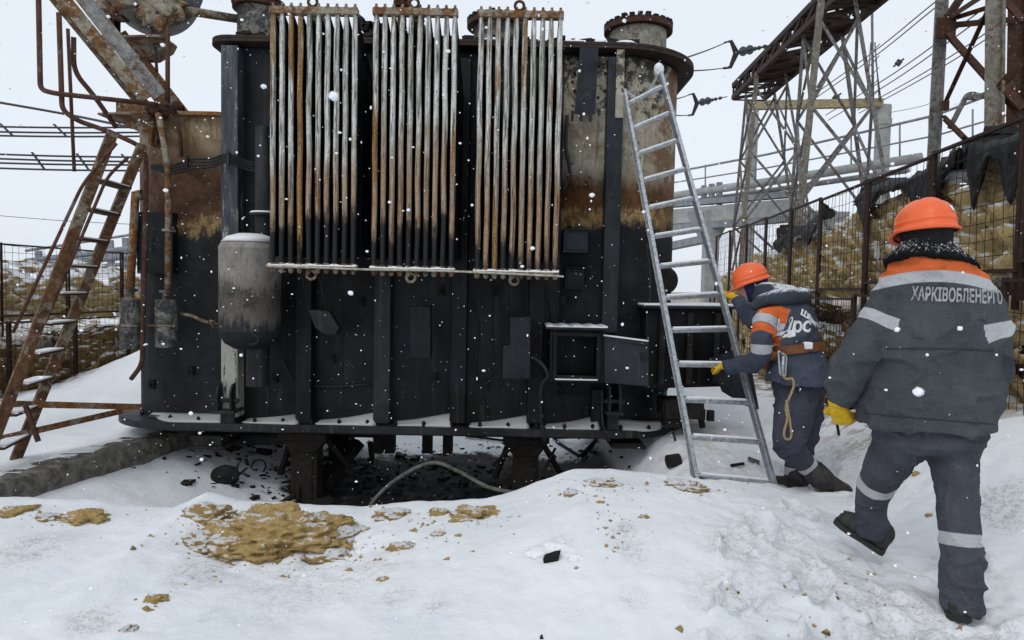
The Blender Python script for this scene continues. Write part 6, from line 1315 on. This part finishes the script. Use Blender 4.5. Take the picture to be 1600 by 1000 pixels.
    for j in range(n_ + 1):
        t = 2 * math.pi * j / n_; x, y = math.cos(t), math.sin(t); e = .88; x = math.copysign(abs(x) ** e, x); y = math.copysign(abs(y) ** e, y)
        nrm = (sd * x * .9 + ce[2] * y).normalized(); p = ce[0] + sd * (ce[3] * x) + ce[2] * (ce[4] * y); ax = sd.cross(ce[2]).normalized(); ax = ax if ax.z > 0 else -ax
        hw = .032; ringsb.append([p - ax * hw - nrm * .004, p - ax * hw + nrm * .010, p + ax * hw + nrm * .010, p + ax * hw - nrm * .004])
    mb.loft(ringsb, False); blt = recalc(mb.build('tool_belt', M['leather'], per, 50))
    mb = MB(); ax = (up + fr * .2).normalized(); pb = Q(1262, 540, 4.70); mb.box(pb, (.06, .05, .05)); mb.build('tag_pouch', M['white'], blt, 30, .01)
    mb = MB(); v, f = lump(Q(1192, 566, 4.80), (.05, .05, .045), 8, 3, .4); mb.add(v, f); v, f = lump(Q(1204, 556, 4.74), (.05, .04, .04), 9, 3, .4); mb.add(v, f); mb.build('belt_pouch', M['leather'], blt, 180)
    mb = MB(); mb.tube(round_path([Q(1221, 552, 4.66), Q(1216, 548, 4.66), Q(1219, 586, 4.64), Q(1227, 588, 4.64), Q(1229, 556, 4.66), Q(1222, 552, 4.66)], .02), .007, 7); mb.tube([Q(1224, 556, 4.65), Q(1223, 588, 4.63)], .012, 8); mb.build('snap_hook', M['alu'], blt, 180)
    mb = MB(); mb.tube(curve_pts([Q(1223, 584, 4.62), Q(1228, 592, 4.60), Q(1238, 592, 4.59), Q(1240, 604, 4.585), Q(1233, 622, 4.58), Q(1228, 636, 4.575), Q(1230, 655, 4.57), Q(1225, 676, 4.57), Q(1228, 686, 4.57), Q(1236, 683, 4.57), Q(1235, 664, 4.57), Q(1231, 640, 4.57), Q(1229, 625, 4.575)], 6), .0085, 8); mb.build('rope_lanyard', M['rope'], blt, 180)
    # gloves on ladder rung and rail, boots
    hand(NA[-1][0] + V(-.02, .02, .0), (Q(1112, 571, 5.24) - NA[-1][0]), V(-.35, -.4, .85), -1, 1.0, per, sc=.95)
    hand(FA[-1][0] + V(-.015, .01, .005), (Q(1125, 458, 5.47) - FA[-1][0]), V(-.2, -.5, .85), 1, .9, per, sc=.95)
    a0 = Q(1243, 752, 4.93); hz = gh(a0.x, 4.95); h0 = V(a0.x + .05, 4.86, hz + .0); t0 = V(a0.x - .12, 5.05, hz + .0); boot(per, a0, h0, t0, up, Q(1243, 740, 4.93), .076, .09)
    sh = Q(1270, 735, 4.73); boot(per, sh, Q(1272, 758, 4.66), Q(1326, 776, 4.66), V(.45, -.1, .9), sh, .080, .05, w=1.2)
worker_far()

# ------------------------------------------------------------------ falling snow
def snowfall():
    bm = bmesh.new(); bmesh.ops.create_icosphere(bm, subdivisions=1, radius=1); bv = np.array([x.co[:] for x in bm.verts]); bf = np.array([[x.index for x in q.verts] for q in bm.faces]); bm.free()
    n = 7400; x = RNG.uniform(-6.2, 5.2, n); y = RNG.uniform(1.1, 6.5, n); z = RNG.uniform(-.4, 5.0, n)
    keep = z > ghv(x, y) + .05; x, y, z = x[keep], y[keep], z[keep]; n = len(x); r = .0021 * RNG.lognormal(0, .55, n); r = np.minimum(r, .0017 * y + .0008)
    sq = RNG.uniform(.6, 1.5, (n, 3)); v = bv[None] * (r[:, None] * sq)[:, None] + np.stack([x, y, z], 1)[:, None]; f = bf[None] + (np.arange(n) * len(bv))[:, None, None]
    big = [(521, 150, 1.6, .011), (1435, 612, 1.4, .010), (548, 458, 2.4, .009), (925, 305, 2.6, .010), (638, 328, 2.2, .006), (1402, 515, 2.0, .007), (1500, 513, 2.0, .007), (832, 388, 2.4, .008), (412, 135, 2.5, .010), (700, 80, 2.2, .007), (980, 575, 2.6, .006)]
    bm = bmesh.new(); bmesh.ops.create_icosphere(bm, subdivisions=3, radius=1); b3 = np.array([x.co[:] for x in bm.verts]); f3 = np.array([[x.index for x in q.verts] for q in bm.faces]); bm.free()
    for q in range(40): big.append((RNG.uniform(0, 1600), RNG.uniform(0, 1000), RNG.uniform(1.3, 2.6), RNG.uniform(.003, .0055)))
    V_ = [v.reshape(-1, 3)]; F_ = [f.reshape(-1, 3)]; k = n * len(bv); m_ = [np.zeros(n * len(bf), int)]
    for px, py, Y, s_ in big: V_.append(b3 * (1 + .25 * fbm(b3 * 1.6 + px, 2, 3))[:, None] * np.array([s_, s_, s_ * RNG.uniform(.65, 1)]) * 1.15 + np.array(P(px, py, Y))); F_.append(f3 + k); k += len(b3); m_.append(np.ones(len(f3), int))
    o = mesh_obj('falling_snow', np.concatenate(V_), np.concatenate(F_).tolist(), [M['flake'], M['fluff']], None, 180, np.concatenate(m_)); struct(o, 'stuff')
snowfall()
